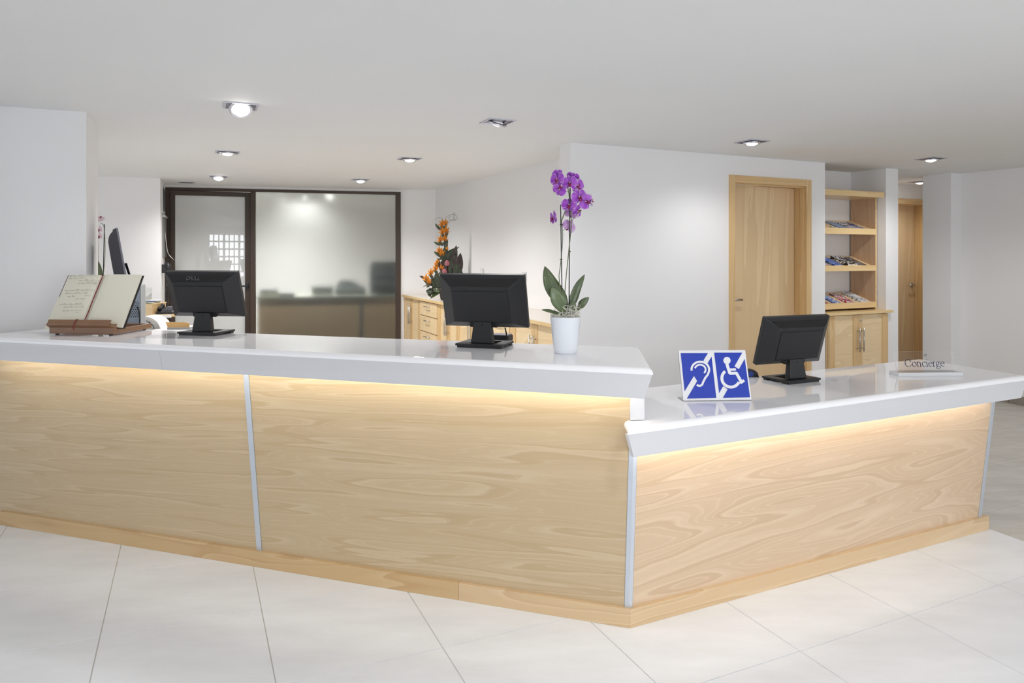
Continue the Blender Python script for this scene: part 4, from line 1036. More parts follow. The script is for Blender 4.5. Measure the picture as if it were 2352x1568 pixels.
# canes and flower stems
for P, r in (([O(1290.5, 660), O(1289, 560), O(1287.5, 470)], .0022), ([O(1307, 722), O(1308, 560), O(1309.5, 432)], .0024)):
    obj('support_cane', MB().tube([(lambda a: a)(p) for p in ([O(1291, 722)] if P[0].z > 1.3 else []) + P], r, 8), m_cane, orc, world=True, smooth=True)
stems = [([O(1298, 722, -.01), O(1297, 690), O(1299, 650), O(1304, 600), O(1308, 560, -.004), O(1312, 525), O(1313, 508), O(1311, 480), O(1308, 455), O(1306, 440), O(1304, 430)], .0021),
         ([O(1284, 632), O(1287, 610), O(1291, 570), O(1292.5, 540), O(1290, 510), O(1292, 500), O(1298, 485)], .0019),
         ([O(1313, 508), O(1322, 496), O(1336, 482)], .0014), ([O(1290, 508), O(1295, 495), O(1300, 480)], .0014), ([O(1294, 530), O(1300, 522)], .0012),
         ([O(1305, 440), O(1302, 440), O(1300, 438)], .0012), ([O(1284, 632), O(1286, 670), O(1292, 715)], .002)]
for P, r in stems: obj('stem', MB().tube(curve_pts(P, 16), r, 7), m_stem, orc, world=True, smooth=True)
for px, py in ((1288.5, 595.5), (1308, 577.5), (1289, 515.5)):
    obj('clip', MB().tube([O(px - 3, py), O(px + 3, py)], .0024, 6), m_cane, orc, world=True)
inv0 = wm(orc).inverted()
FL = [((1281, 412), (-.75, -1, .15), 0, 1.05, m_pet), ((1286, 434), (-.5, -1, -.3), 2.6, .95, m_pet), ((1308, 420), (0, -1, .12), .1, 1.02, m_pet), ((1325, 426, .012), (.55, -1, .1), .2, 1.0, m_pet),
      ((1329, 452), (.35, -1, .0), .35, 1.08, m_pet), ((1345, 463), (.1, -1, 0), 1.2, 1.0, m_pet), ((1307, 471), (-.1, -1, .25), -.1, 1.0, m_pet), ((1272, 500), (-1.0, -.35, .0), .1, 1.0, m_pet),
      ((1313, 489, .02), (.15, 1, -.2), .3, .95, m_petb), ((1307, 520, .012), (-.4, 1, -.1), .6, .95, m_petb), ((1326, 484, .015), (.5, -.8, -.4), 1.9, .85, m_pet), ((1357, 460, .02), (1, -.2, .1), 1.0, .8, m_pet), ((1316, 406, .015), (.3, .6, .8), .4, .85, m_pet), ((1280, 398, .012), (-.3, .6, .7), 0, .7, m_pet)]
for pp, fc, rl, s_, pm in FL:
    w_ = O(*pp); flower(orc, inv0 @ w_, fc, rl, s_ * 1.08, pm)

# ------------------------------------------------------------------ ear and wheelchair sign
m_acr = mat('clear_acrylic', (1, 1, 1, 1), .0, trans=1, ior=1.3)
m_sgw = mat('sign_white', rgb(236, 236, 238), .35); m_sgb = mat('sign_blue', rgb(34, 62, 176), .35)
BLs, BRs = PZ(1570, 921.5, ZT2), PZ(1727, 919.5, ZT2)
sa = math.atan2(BRs.y - BLs.y, BRs.x - BLs.x); sw = (BRs - BLs).length
sg = thing('accessibility_sign', 'blue and white sign with ear and wheelchair symbols on the low counter', 'sign', tuple(BLs), sa)
sh = .222; slean = R(19)
Ms = Matrix.Translation((0, .002, .002)) @ Matrix.Rotation(-slean, 4, 'X')
obj('plate', MB().box(0, sw, .0008, .004, 0, sh, Ms), m_sgw, sg, bevel=.0008)
obj('acrylic_holder', MB().box(-.001, sw + .001, .004, .0065, 0, sh + .003, Ms), m_acr, sg)
obj('holder_foot', MB().box(.0, sw, .002, .085, 0, .0025), m_acr, sg)
def sxy(cx_, cy_):      # drawing coordinates of the symbols -> plate
    tl, tr, br, bl_ = (315, 668), (1140, 655), (1210, 1272), (375, 1288)
    v = .5; u = .5
    for _ in range(8):
        xa = tl[0] + (bl_[0] - tl[0]) * v; xb = tr[0] + (br[0] - tr[0]) * v; u = (cx_ - xa) / (xb - xa)
        ya = tl[1] + (tr[1] - tl[1]) * u; yb = bl_[1] + (br[1] - bl_[1]) * u; v = (cy_ - ya) / (yb - ya)
    return u * sw, (1 - v) * sh
def flat(name, polys, m, lift, mapf=sxy, M=Ms, parent=sg):
    q = MB()
    for p in polys:
        pts = [mapf(*c) for c in p]; lift += .00002; q.add([M @ Vector((x, -lift, z)) for x, z in pts], [tuple(range(len(pts)))])
    return obj(name, q, m, parent)
def stroke(pts, w_, closed=False, n=1):
    out = []; m = len(pts)
    L_, R_ = [], []
    for i, p in enumerate(pts):
        a = Vector(pts[max(i - 1, 0)]); b = Vector(pts[min(i + 1, m - 1)]); t = (b - a).normalized(); nn = Vector((-t.y, t.x)) * w_ / 2
        L_.append(Vector(p) + nn); R_.append(Vector(p) - nn)
    return [[tuple(L_[i]), tuple(L_[i + 1]), tuple(R_[i + 1]), tuple(R_[i])] for i in range(m - 1)]
def arc(cx_, cy_, rx, ry, a0, a1, n=24): return [(cx_ + rx * cos(R(a0 + (a1 - a0) * i / n)), cy_ - ry * sin(R(a0 + (a1 - a0) * i / n))) for i in range(n + 1)]
flat('blue_field', [[(342, 700), (678, 697), (390, 1172)], [(722, 742), (776, 1250), (418, 1260)]], m_sgb, .0006)
flat('blue_field', [[(755, 692), (1102, 689), (812, 1192)], [(1132, 768), (1190, 1240), (856, 1250)]], m_sgb, .0006)
ear = thing
flat('blue_gap', stroke([(678, 697), (722, 742)], 2) + [[(342 + 40, 900), (560, 700 + 80), (722, 800), (735, 900), (690, 1150), (600, 1200), (520, 1160), (450, 1050)]] and
     [[(470, 1000), (620, 790), (668, 838), (722, 742), (738, 895), (640, 1080), (560, 1180), (545, 1045), (505, 985)]], m_sgb, .0007)
flat('blue_gap', [[(1000, 860), (1062, 898), (1140, 860), (1160, 1010), (1050, 1130), (910, 1140), (865, 1105), (830, 1000), (900, 880)]], m_sgb, .0007)
flat('ear_symbol', stroke(arc(582, 905, 108, 98, 188, -20, 28) + [(672, 968), (640, 1010), (615, 1060), (602, 1092), (580, 1106), (555, 1104), (538, 1092)], 26) + stroke(arc(580, 905, 66, 60, 165, -45, 20), 22), m_sgw, .0012)
flat('wheelchair_symbol', [arc(911, 790, 45, 46, 0, 345, 24)] + stroke([(908, 830), (945, 950)], 38) + stroke([(940, 903), (1020, 900)], 30) + stroke([(938, 950), (1030, 946)], 36) + stroke([(1022, 940), (1088, 1060)], 36)
     + stroke([(1070, 1068), (1120, 1034)], 34) + stroke(arc(955, 1010, 110, 108, 128, 335, 30), 36), m_sgw, .0012)

# ------------------------------------------------------------------ name plate
m_navy = mat('navy_lettering', rgb(28, 40, 78), .4)
cb0 = PZ(2064, 864.5, ZT2); cb1 = PZ(2212, 863, ZT2)
ca = math.atan2(cb1.y - cb0.y, cb1.x - cb0.x); cw = (cb1 - cb0).length
m_acr2 = mat('thick_clear_acrylic', (.97, .98, 1, 1), .12, trans=.3, ior=1.35)
cs = thing('name_plate', 'clear acrylic name plate lettered in navy at the far end of the low counter', 'sign', tuple(cb0), ca)
obj('base_block', MB().box(0, cw, 0, .085, 0, .019), m_acr2, cs, bevel=.002)
Mc = Matrix.Translation((.010, .030, .019)) @ Matrix.Rotation(R(-14), 4, 'X')
pw_, phh = cw * .915, .108
obj('lettered_pane', MB().box(0, pw_, 0, .004, 0, phh, Mc), m_acr, cs)
def gl_paths():
    G = {}
    A = lambda cx_, cy_, rx, ry, a0, a1, n=26: [(cx_ + rx * cos(R(a0 + (a1 - a0) * i / n)), cy_ + ry * sin(R(a0 + (a1 - a0) * i / n))) for i in range(n + 1)]
    serif = lambda x, y, w_=.17: [(x - w_, y), (x + w_, y)]
    G['C'] = ([A(.82, .72, .70, .72, 42, 318), [(1.34, 1.22), (1.36, .96)], [(1.34, .25), (1.36, .38)]], 1.58)
    G['o'] = ([A(.52, .48, .43, .46, 0, 360)], 1.08)
    G['n'] = ([[(.06, .90), (.2, .96), (.2, .02)], serif(.2, .0), [(.2, .70), (.36, .90), (.56, .95), (.74, .86), (.80, .66), (.80, .02)], serif(.8, .0)], 1.12)
    G['c'] = ([A(.52, .48, .43, .46, 48, 312)], .94)
    G['i'] = ([[(.06, .90), (.2, .96), (.2, .02)], serif(.2, .0), [(.2, 1.36), (.205, 1.37)]], .46)
    G['e'] = ([[(.12, .55), (.84, .56)], A(.50, .48, .41, .46, 10, 315)], .98)
    G['r'] = ([[(.06, .90), (.2, .96), (.2, .02)], serif(.2, .0), [(.2, .66), (.34, .88), (.5, .95), (.62, .90)]], .70)
    G['g'] = ([A(.42, .64, .31, .31, 0, 360), [(.24, .38), (.13, .24), (.20, .11), (.50, .05), (.80, -.02), (.90, -.18), (.78, -.36), (.45, -.43), (.15, -.36), (.08, -.20), (.22, .04)], [(.66, .86), (.78, .95), (.95, .92)]], 1.0)
    return G
def nib_text(s, xh, thick=.185, thin=.07, rot=R(18)):
    G = gl_paths(); q = MB(); x = 0; kx_ = 0
    for ch in s:
        strokes, adv = G[ch]
        for P in strokes:
            D = []
            for i in range(len(P) - 1):
                a, b = Vector(P[i]), Vector(P[i + 1]); n = max(1, int((b - a).length / .035)); D += [a.lerp(b, j / n) for j in range(n)]
            D.append(Vector(P[-1]))
            for d in D:
                pts = []
                for j in range(10):
                    t = 2 * pi * j / 10; ex, ey = thick / 2 * cos(t), thin / 2 * sin(t)
                    pts.append(((x + d.x + ex * cos(rot) - ey * sin(rot)) * xh, (d.y + ex * sin(rot) + ey * cos(rot)) * xh))
                q.add([(px_, -.0003 - .0000002 * kx_, py_) for px_, py_ in pts], [tuple(range(10))]); kx_ += 1
        x += adv
    return q, x * xh
xh = .0265
q, tw2 = nib_text('Concierge', xh)
sc_x = (95 * 3.72 / 1600) / tw2
for v in q.v: v.x = v.x * sc_x + .16 * pw_ - .003; v.z += .0265
q.v = [Mc @ v for v in q.v]
obj('lettering', q, m_navy, cs)
q = MB(); 
for P in ([(.0, .006), (.004, .0), (.010, -.002), (.017, .001), (.019, .008), (.014, .012)], [(.004, .008), (.010, .010), (.016, .007)], [(.010, -.002), (.011, .014)]):
    q.tube([Mc @ Vector((pw_ * .5 - .004 + x, -.0006, .082 + z)) for x, z in P], .0008, 5)
obj('emblem', q, m_logo, cs)
# small item at the back edge of the low counter
p = PZ(1722, 866, ZT2); p = Vector((p.x, p.y, ZT2))
t = thing('tape_dispenser', 'small black rounded desk item with a blue disc behind the blue sign', 'dispenser', tuple(p), R(5))
n_ = 18
prof = [(-.05, .0)] + [(.0 + .047 * cos(R(180 - 180 * i / n_)), .008 + .034 * sin(R(180 - 180 * i / n_)) ) for i in range(n_ + 1)] + [(.052, 0)]
obj('body', MB().ruled([Vector((x, 0, z)) for x, z in prof], [Vector((x, .03, z)) for x, z in prof]), m_black, t)
obj('disc', MB().tube([(.005, -.003, .016), (.005, .0, .016)], .014, 20), mat('blue_plastic', rgb(30, 60, 150), .4), t)

# ------------------------------------------------------------------ tropical arrangement on the back cabinets
ay = 8.2; apx = 1030
ab = PZ(1030, 695, .956); ab = PY(1028, 600, 8.1); ab.z = .956
AO = lambda px, py, dy=0: PY(px, py, 8.1 + dy)
arr = thing('flower_arrangement', 'tall arrangement of orange bird of paradise flowers and dark leaves on the office worktop', 'flowers', tuple(ab))
m_dl = leafmat('dark_leaf', rgb(40, 50, 34), rgb(58, 68, 44)); m_dl2 = leafmat('bract_green', rgb(66, 78, 60), rgb(88, 92, 66)); m_bur = leafmat('burgundy_leaf', rgb(50, 34, 34), rgb(70, 46, 42))
m_or = mat('orange_sepal', rgb(214, 134, 30), .5); m_bv = mat('violet_tongue', rgb(40, 36, 80), .5); m_pk = mat('protea_pink', rgb(176, 110, 116), .7)
obj('pot', MB().lathe([(0, 0), (.075, 0), (.085, .02), (.10, .13), (.098, .14), (.09, .13), (0, .12)], 28), mat('dark_pot', rgb(56, 50, 44), .5), arr, smooth=True)
obj('main_stem', MB().tube([ab + Vector((0, 0, .1)), AO(1026, 620), AO(1020, 550), AO(1016, 505)], [.012, .008, .006, .004], 8), m_dl2, arr, world=True, smooth=True)
def ablade(name, P, wid, m, side=(1, .2, .3), peak=.45, fold=.3, base=.15, par=None):
    pts = curve_pts([AO(*p) for p in P], 9); return obj(name, blade(pts, ovate(9, wid, peak, base), side, fold), m, par or arr, world=True, smooth=True, solid=.001)
def strel(px, py, dr, s=1.0, dy=0):      # dr=+1 opens to the right, -1 to the left
    b = ablade('bloom', [(px - dr * 6 * s, py + 10 * s, dy), (px, py + 3, dy), (px - dr * -8 * s, py - 6 * s, dy)], .02 * s, m_dl2, (.3, .2, 1), fold=.5)
    for k_, (ax_, ay_) in enumerate(((2, -19), (9, -14), (-5, -14), (13, -6))):
        L_ = s; ablade('orange_sepal', [(px, py, dy - .01), (px + dr * ax_ * .5 * L_, py + ay_ * .55 * L_, dy - .02), (px + dr * ax_ * L_, py + ay_ * L_, dy - .01 + .01 * k_)], .0125 * s, m_or, (.8, .3, .3), fold=.4, base=.1, par=b)
    ablade('tongue', [(px, py, dy - .02), (px + dr * 4 * s, py - 10 * s, dy - .02)], .005 * s, m_bv, (.8, .2, .2), par=b)
for a in ((1017, 520, -1, .9), (1022, 517, 1, .8), (1018, 538, -1, .9), (1023, 536, 1, 1.0), (1013, 556, -1, .9), (1020, 554, 1, .9), (1010, 580, -1, .8), (1026, 574, 1, .5), (1013, 588, 1, 1.0), (1006, 605, -1, .6), (1002, 622, -1, .9), (1012, 622, 1, .9), (991, 632, -1, .9), (980, 645, -1, .9, -.05), (984, 652, 1, .8, -.05), (1001, 612, 1, .7)):
    strel(*a)
for P, wd, m, sd in (([(1026, 575), (1024, 560), (1022, 552)], .025, m_dl2, (1, 0, 0)), ([(1017, 531), (1008, 524), (999, 513)], .018, m_dl2, (.3, .3, 1)), ([(1018, 545), (1024, 540), (1030, 536)], .016, m_dl2, (.3, .3, 1)), ([(1016, 563), (1006, 560), (996, 555)], .018, m_dl2, (.3, .3, 1)),
                     ([(1014, 592), (1005, 584), (996, 577)], .018, m_dl2, (.3, .3, 1)), ([(1022, 582), (1038, 575), (1055, 567)], .020, m_dl2, (.2, .3, 1)), ([(1020, 575), (1025, 555), (1023, 551)], .022, m_dl, (1, .2, 0)),
                     ([(1020, 610), (1024, 590), (1020, 568)], .050, m_dl, (1, .2, 0)), ([(1032, 610), (1036, 590), (1040, 572)], .055, m_dl, (1, .2, 0)), ([(1035, 600), (1044, 584), (1048, 563)], .030, m_bur, (1, .2, 0)), ([(1040, 612), (1048, 600), (1047, 585)], .030, m_bur, (1, .2, 0)),
                     ([(1012, 616), (1007, 602), (1006, 592)], .022, m_bur, (1, .2, 0)), ([(1030, 640), (1020, 615), (1016, 596)], .055, m_bur, (1, .2, 0)), ([(1042, 640), (1040, 615), (1038, 590)], .060, m_dl, (1, .2, 0)), ([(1050, 660), (1052, 635), (1046, 604)], .065, m_dl, (1, .3, 0)),
                     ([(1040, 655), (1034, 630), (1030, 605)], .060, m_bur, (1, .2, 0)), ([(1056, 660), (1060, 640), (1054, 615)], .035, m_dl, (1, .2, 0)), ([(1020, 665), (1008, 645), (1000, 628)], .055, m_dl, (1, .1, .4)), ([(1014, 660), (1000, 650), (988, 640)], .045, m_dl, (.5, .2, 1)),
                     ([(1000, 655), (988, 650), (972, 643)], .030, m_bur, (.2, .2, 1)), ([(1004, 650), (990, 668), (978, 668)], .040, m_dl, (.7, .2, .9)), ([(1006, 652), (994, 675), (982, 676)], .035, m_dl, (.9, .2, .5)), ([(1022, 655), (1005, 662), (992, 656)], .055, m_leaf, (.2, .2, 1)),
                     ([(1020, 662), (1008, 670), (988, 686)], .045, m_leaf, (.7, .2, .8)), ([(1010, 648), (996, 646), (970, 660)], .012, m_dl2, (.2, .2, 1)), ([(985, 642), (974, 638), (963, 633)], .018, m_bur, (.2, .3, 1))):
    ablade('leaf', P, wd, m, sd)
random.seed(21)
for i in range(14):
    bx, by = random.uniform(1022, 1050), random.uniform(625, 660); tx, ty = random.uniform(1030, 1058), by - random.uniform(28, 60)
    ablade('leaf', [(bx, by, .06), ((bx + tx) / 2 + random.uniform(-4, 4), (by + ty) / 2, .05), (tx, ty, .07)], random.uniform(.03, .05), random.choice((m_dl, m_bur, m_dl)), (1, .2, 0))
def protea(px, py, r):
    c = AO(px, py, -.05); q = MB()
    q.lathe([(r * .3, -r * 1.2), (r * .8, -r * .7), (r, 0), (r * .85, r * .7), (r * .4, r * 1.15), (.001, r * 1.3)], 14, tuple(c))
    pr_ = obj('protea', q, m_pk, arr, world=True, smooth=True)
    for ring, (rr, zz) in enumerate(((.95, -.5), (1.05, 0), (.85, .5))):
        for k_ in range(9):
            a = 2 * pi * (k_ + ring * .5) / 9; d = Vector((cos(a), sin(a), 0)); p_ = c + d * r * rr + Vector((0, 0, r * zz))
            obj('scale', blade([p_ - Vector((0, 0, r * .5)), p_ + d * r * .12, p_ + Vector((0, 0, r * .55)) - d * r * .1], [r * .25, r * .3, r * .05], d.cross(Vector((0, 0, 1)))), m_pk, pr_, world=True, smooth=True)
protea(1027, 604, .027); protea(1021, 623, .025)
for P in ([(1017, 505), (1013, 500), (1005, 500), (998, 504)], [(1022, 508), (1026, 498), (1036, 493), (1047, 494), (1050, 501), (1044, 506), (1034, 505), (1031, 500), (1035, 496)], [(1028, 512), (1036, 506), (1044, 502), (1045, 490), (1042, 489), (1041, 500), (1047, 506)]):
    obj('curly_twig', MB().tube(curve_pts([AO(*p) for p in P], 26), .0016, 5), m_bur, arr, world=True, smooth=True)

# ------------------------------------------------------------------ behind the pillar: desk, side-on monitor, tower, white orchid
dk1 = thing('staff_desk', 'low white desk hidden behind the left end of the tall counter', 'desk', (-2.2, 4.6, 0))
obj('desk_top', MB().prism([(-2.50, 4.15), (-1.9, 4.0), (-1.9, 5.25), (-3.05, 5.25), (-2.75, 4.74), (-2.52, 4.25)], .755, .78), m_fascia, dk1, world=True)
for x, y in ((-2.46, 4.25), (-1.95, 4.08), (-1.95, 5.2), (-2.9, 5.18)): obj('leg', MB().box(x - .02, x + .02, y - .02, y + .02, 0, .755), m_alu, dk1, world=True)
Ym = 4.36; rd2 = Vector(((275 - CX) / F, 1, 0)).normalized()
sm = thing('side_monitor', 'dark touch monitor with grey bezel seen edge-on behind the guest book', 'monitor', tuple(PY(285, 585, Ym).xy) + (.78,))
def extr(pts, m, name, parent, dist, Y=Ym, bev=.002, smooth=False):
    a = [PY(x, y, Y) for x, y in pts]; b = [p + rd2 * dist for p in a]
    return obj(name, MB().ruled(a, b), m, parent, world=True, bevel=bev, smooth=smooth)
extr([(266.7, 523), (287, 640), (291, 664), (268, 664), (260.4, 626), (252, 580), (248.6, 556), (249.2, 547), (251.5, 540), (255, 535), (258.5, 531.5), (259, 527)], m_blackl, 'housing', sm, .30)
extr([(266.9, 522.6), (270.7, 522.8), (272.5, 532), (284, 594.8), (297, 664), (291.2, 664), (287, 640)], m_silver, 'bezel', sm, .30)
extr([(285.5, 605), (291.5, 603.5), (303, 640), (322, 690), (322, 700), (306, 700), (297, 640)], m_blackg, 'stand_arm', sm, .12, Y=Ym + .09)
p = PY(312, 700, Ym + .12); obj('foot', MB().box(p.x - .03, p.x + .12, p.y - .0, p.y + .14, .78, .80), m_blackg, sm, world=True, bevel=.004)
obj('column', MB().box(p.x - .02, p.x + .04, p.y + .01, p.y + .04, .80, PY(312, 690, Ym + .1).z), m_blackg, sm, world=True)
tp = PY(301, 700, 4.22)
ct = thing('computer_tower', 'grey blue computer tower half hidden by the open guest book', 'computer', (tp.x, tp.y, .78), R(29))
m_tw = mat('tower_grey_blue', rgb(140, 150, 162), .4, .3); m_tw2 = mat('tower_light_side', rgb(206, 206, 204), .5)
zt2 = PY(300, 656, 4.22).z - .78
obj('case', MB().box(-.085, .05, 0, .22, 0, zt2), m_tw, ct, bevel=.003)
obj('side_cover', MB().box(.05, .078, -.003, .22, .0, zt2 + .004), m_tw2, ct, bevel=.002)
q = MB()
for i in range(6):
    for j in range(9): q.tube([(-.02 + i * .011 + (j % 2) * .0055, -.0006, zt2 - .10 - j * .011), (-.02 + i * .011 + (j % 2) * .0055, -.0016, zt2 - .10 - j * .011)], .0034, 6)
obj('vent_holes', q, m_black, ct, kind='stuff')
obj('port_panel', MB().box(-.07, -.03, -.004, 0, zt2 - .22, zt2 - .05), m_silver, ct)
obj('power_cord', MB().tube(curve_pts([(.035, -.004, zt2 - .13), (.045, -.02, zt2 - .17), (.044, -.02, zt2 - .25), (.02, -.01, zt2 - .32)], 12), .004, 8), m_black, ct, smooth=True)
wo = thing('white_orchid', 'white orchid with pink centres peeping out behind the pillar', 'orchid', tuple(PY(233, 640, 5.02).xy) + (.78,))
W_ = lambda px, py, dy=0: PY(px, py, 5.02 + dy)
obj('pot', MB().lathe([(0, 0), (.05, 0), (.062, .13), (.058, .13), (.05, .10), (0, .10)], 28), m_pot, wo, smooth=True)
obj('cane', MB().tube([W_(235, 700), W_(238, 600), W_(240, 515)], .003, 7), m_cane, wo, world=True)
obj('stem', MB().tube(curve_pts([W_(235, 702), W_(237, 640), W_(241, 590), W_(241, 548), W_(239, 522), W_(236, 515), W_(231, 512)], 20), .002, 6), m_stem, wo, world=True, smooth=True)
obj('stem', MB().tube(curve_pts([W_(232, 702), W_(226, 640), W_(225, 560), W_(224, 540)], 14), .002, 6), m_stem, wo, world=True, smooth=True)
for P in ([(233, 700), (229, 660), (228, 625), (224, 596)], [(236, 702), (245, 690), (255, 692)], [(231, 702), (220, 680), (212, 660)]):
    obj('leaf', blade(curve_pts([W_(*p) for p in P], 10), ovate(10, .026, .5, .2), (1, .2, .2), .2), m_leaf, wo, world=True, smooth=True, solid=.002)
iw = wm(wo).inverted()
for px, py, fc, rl in ((231.5, 502, (.2, -1, .6), 3.0), (229, 527, (-.4, -1, 0), .2), (229, 542, (-.4, -1, -.1), .1)):
    flower(wo, iw @ W_(px, py), fc, rl, .95, m_petw)

# ------------------------------------------------------------------ desk corner by the recess
dk2 = thing('back_desk', 'white desk carrying trays and papers in front of the recess', 'desk', (-3.2, 5.8, 0))
obj('desk_top', MB().prism([(-2.62, 5.25), (-2.72, 6.12), (-3.42, 6.12), (-3.60, 7.0), (-4.15, 7.0), (-3.9, 5.25)], .825, .85), m_fascia, dk2, world=True)
for x, y in ((-2.68, 5.32), (-2.78, 6.05), (-4.05, 6.9), (-3.85, 5.35)): obj('leg', MB().box(x - .02, x + .02, y - .02, y + .02, 0, .825), m_alu, dk2, world=True)
D = lambda px, py, Y: PY(px, py, Y)
m_tan = mat('tan_card', rgb(190, 152, 98), .6); m_clear = mat('clear_tray_plastic', rgb(225, 228, 228), .15, trans=.7, ior=1.3)
a = D(362, 753, 5.85); b = D(434, 753, 5.85)
ty = thing('document_tray', 'tan folder resting in a clear document tray beside the left monitor', 'tray', (a.x, a.y, .85), R(4))
wd = (b - a).length
obj('tray', MB().box(0, wd, 0, .2, 0, .003).box(0, wd, 0, .003, 0, .018).box(0, .003, 0, .2, 0, .018).box(wd - .003, wd, 0, .2, 0, .018), m_clear, ty)
for i in range(4): obj('sheet', MB().box(.006 + .003 * i, wd - .010 - .002 * i, .006, .19, .004 + i * .004, .0065 + i * .004), m_paper, ty)
fh = .062
prof = [(0.0, .018), (wd - .01, .018), (wd - .006, .05), (wd - .03, fh - .002), (wd - .05, fh), (0, fh + .002)]
obj('folder', MB().ruled([Vector((x, .008, z)) for x, z in prof], [Vector((x, .016, z)) for x, z in prof]), m_tan, ty)
a = D(322, 690, 6.6)
og = thing('desk_organiser', 'small beech desk organiser with papers on top left of the black telephone', 'organiser', (a.x, a.y, .85), R(0))
wd = (360 - 322) * 6.6 / F; hh = D(340, 699, 6.6).z - .85
obj('front', MB().box(-.25, wd - .045, 0, .012, 0, hh), m_beech, og); obj('side', MB().box(wd - .045, wd - .033, 0, .24, 0, hh), m_beechd, og)
obj('top', MB().box(-.25, wd - .03, -.002, .25, hh, hh + .008), m_beech, og)
for i, (m_, x0, x1) in enumerate(((mat('green_folder', rgb(60, 84, 60), .6), -.1, .09), (m_paper, -.2, .10), (mat('blue_booklet', rgb(52, 70, 120), .5), .02, .10), (m_paper, .0, .11))):
    t = thing('paper_pile', ['green folder lying flat on the organiser', 'loose white sheets on the organiser under the blue booklet', 'blue booklet on the organiser', 'topmost white sheets on the organiser beside the wall'][i], 'paper', (a.x, a.y, .85 + hh + .008 + .006 * i), 0)
    obj('sheet', MB().box(x0, x1, .01 + .03 * i, .2, .0004, .003), m_, t); obj('sheet', MB().box(x0 + .004, x1 - .004, .014 + .03 * i, .205, .0032, .0056), m_, t)
# phone shelf reaching out of the recess
a = D(351, 728, 6.55)
shf = thing('phone_shelf', 'small beech shelf holding the black telephone', 'shelf', (a.x, a.y, a.z), R(12))
wd = .192
obj('board', MB().box(0, wd, 0, .24, .0, .022), m_beech2, shf, bevel=.002); obj('white_edge', MB().box(.0, wd - .03, -.002, .0, -.008, .020), m_paper, shf); obj('bracket', MB().box(.01, .05, .03, .2, -(a.z - .852), 0), m_fascia, shf)
ph_ = thing('telephone', 'black desk telephone with keypad on the small beech shelf', 'telephone', tuple(wm(shf) @ Vector((.012, .04, .022))), R(12))
obj('body', MB().hexa([Vector(p) for p in ((0, 0, 0), (.155, 0, 0), (.155, .16, 0), (0, .16, 0))], [Vector(p) for p in ((.004, .004, .020), (.150, .004, .020), (.150, .155, .062), (.004, .155, .062))]), m_black, ph_, bevel=.004)
Mk = Matrix.Translation((.075, .03, .030)) @ Matrix.Rotation(math.atan2(.042, .151), 4, 'X')
for i in range(4):
    for j in range(3): obj('key', MB().box(j * .021, j * .021 + .015, i * .022, i * .022 + .014, 0, .004, Mk), m_blackl, ph_)
obj('display', MB().box(0, .06, .092, .115, 0, .004, Mk), m_silver, ph_)
obj('receiver', MB().tube([(.028, .02, .044), (.026, .03, .052), (.026, .08, .062), (.026, .13, .078), (.028, .15, .072)], [.020, .017, .013, .017, .020], 12), m_blackg, ph_, smooth=True)
# ring binders / white bowl of papers left of the tray
a = D(322, 750, 5.7)
bd_ = thing('magazine_file', 'curved white file with papers between the computer tower and the tan folder', 'file', (a.x - .05, a.y + .05, .85), 0)
def arcs(r, c, z0_, a0, a1, n=14): return [Vector((c + r * cos(R(a0 + (a1 - a0) * i / n)), 0, z0_ + r * .9 * sin(R(a0 + (a1 - a0) * i / n)))) for i in range(n + 1)]
o_ = arcs(.135, .06, 0, 0, 175); i_ = arcs(.128, .06, 0, 0, 175)
q = MB().ruled(o_ + list(reversed(i_)), [p + Vector((0, .18, 0)) for p in o_ + list(reversed(i_))]); obj('shell', q, m_paper, bd_)
q = MB().ruled([p + Vector((0, .06, 0)) for p in i_ + [Vector((.06, 0, 0))]], [p + Vector((0, .065, 0)) for p in i_ + [Vector((.06, 0, 0))]]); obj('divider', q, m_paper, bd_)
for j in range(3): obj('wire', MB().tube([p + Vector((0, -.004 + j * .02, 0)) for p in arcs(.105 - j * .012, .04, 0, 10, 170)], .0016, 5), m_black, bd_)
for i, (px, py, w2_) in enumerate(((345, 746, .10), (352, 751, .12), (330, 754, .12))):
    p = D(px, py, 5.62); t = thing('paper_roll', ['curled white paper left of the tan folder', 'flat white papers at the foot of the tan folder', 'printed sheets beside the computer tower'][i], 'paper', (p.x, p.y, .85), R(8 * i))
    r_ = .018 - .005 * i; prof = [Vector((x, 0, r_ * math.sin(pi * (x + w2_ / 2) / w2_) + .001)) for x in [w2_ * (j / 8 - .5) for j in range(9)]]
    obj('sheet', MB().sheet([[p_, p_ + Vector((0, .14, 0))] for p_ in prof]), m_paper, t, smooth=True, solid=.0015)
# glass shelf slanting behind the tower
a, b_ = D(318, 661, 6.3), D(347, 661, 6.9)
gs = thing('glass_shelf', 'slanting clear glass ledge on the white wall above the organiser', 'shelf', tuple(a))
c_, d_ = D(347, 671, 6.9), D(318, 693, 6.3)
obj('panel', MB().hexa([a, b_, c_, d_], [p + Vector((.008, .01, 0)) for p in (a, b_, c_, d_)]), mat('white_glass', rgb(228, 230, 230), .1, trans=.3), gs, world=True)
obj('lower_pane', MB().hexa([D(318, 694, 6.3), D(347, 672, 6.9), D(346, 687, 6.9), D(319, 707, 6.3)], [p + Vector((.006, .008, 0)) for p in (D(318, 694, 6.3), D(347, 672, 6.9), D(346, 687, 6.9), D(319, 707, 6.3))]), m_clear, gs, world=True)

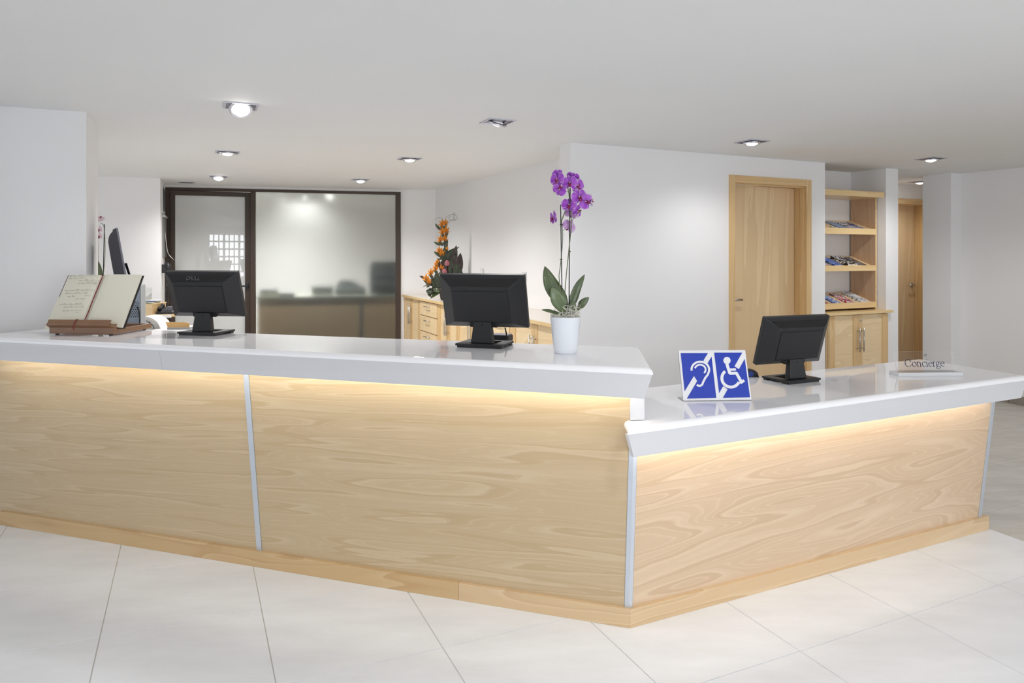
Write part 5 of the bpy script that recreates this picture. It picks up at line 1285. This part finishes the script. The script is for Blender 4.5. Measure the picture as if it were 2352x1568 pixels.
# ------------------------------------------------------------------ things on the recess wall
Rw0, Rw1 = BL1, G0
rdv = (Vector(Rw1) - Vector(Rw0)).normalized(); rang = math.atan2(rdv.y, rdv.x)
def rw(px, py): p = PL(px, py, Rw0, Rw1); return (Vector((p.x, p.y)) - Vector(Rw0)).dot(rdv), p.z
def onrec(name, label, cat, px0, px1, py0, py1, m, th=.012):
    u0, z1 = rw(px0, py0); u1, z0_ = rw(px1, py1); z1 = rw((px0 + px1) / 2, py0)[1]; z0_ = rw((px0 + px1) / 2, py1)[1]
    t = thing(name, label, cat, (Rw0[0] + rdv.x * u0, Rw0[1] + rdv.y * u0, z0_), rang)
    return t, u1 - u0, z1 - z0_
t, wd, hh = onrec('wall_grille', 'tall grey ventilation grille high on the recess wall', 'grille', 371, 377, 427, 491, m_silver)
obj('frame', MB().box(0, wd, -.012, -.001, 0, hh), m_fascia, t, bevel=.001)
for i in range(16): obj('louvre', MB().box(.03, wd - .03, -.017, -.012, .03 + (hh - .06) * i / 16, .03 + (hh - .06) * (i + .6) / 16), m_blackl, t)
t, wd, hh = onrec('notice_board', 'grey notice panel under the grille on the recess wall', 'panel', 373, 379, 500, 590, m_silver)
obj('panel', MB().box(0, wd, -.02, -.001, 0, hh), mat('grey_panel', rgb(120, 120, 118), .6), t); obj('top_cap', MB().box(-.01, wd + .005, -.03, -.001, hh, hh + .02), m_fascia, t)
t2 = thing('pinned_paper', 'white sheet curling off the recess wall panel', 'paper', tuple(t.location), rang)
obj('sheet', blade(curve_pts([(wd * .3, -.022, hh * .6), (wd * .35, -.03, hh * .4), (wd * .4, -.05, hh * .1), (wd * .5, -.10, -.02)], 8), [.06] * 9, (1, 0, 0)), m_paper, t2, smooth=True, solid=.001)
u0, zz = rw(371.5, 617)
t = thing('wall_handset', 'black handset hanging on the recess wall with a coiled cord', 'telephone', (Rw0[0] + rdv.x * u0, Rw0[1] + rdv.y * u0, zz), rang)
obj('receiver', MB().tube([(.02, -.05, .055), (.0, -.06, .045), (.0, -.07, .0), (.0, -.065, -.03), (.0, -.06, -.09)], [.03, .035, .032, .022, .012], 12), m_black, t, smooth=True)
obj('cradle', MB().box(-.02, .03, -.045, -.001, -.05, .05), m_black, t, bevel=.004)
z1 = rw(371.5, 660)[1] - zz; z2 = rw(371.5, 741)[1] - zz
pts = curve_pts([(0, -.06, -.09), (.01, -.05, -.15), (.03, -.05, z1 + .06), (.0, -.055, z1)], 10)
obj('lead', MB().tube(pts, .006, 8), m_black, t, smooth=True)
nt = 20; pts = [(.016 * cos(2 * pi * i / 8), -.055 + .016 * sin(2 * pi * i / 8), z1 + (z2 - z1) * i / (nt * 8)) for i in range(nt * 8 + 1)]
obj('coiled_cord', MB().tube(pts, .0042, 6), m_black, t, smooth=True)
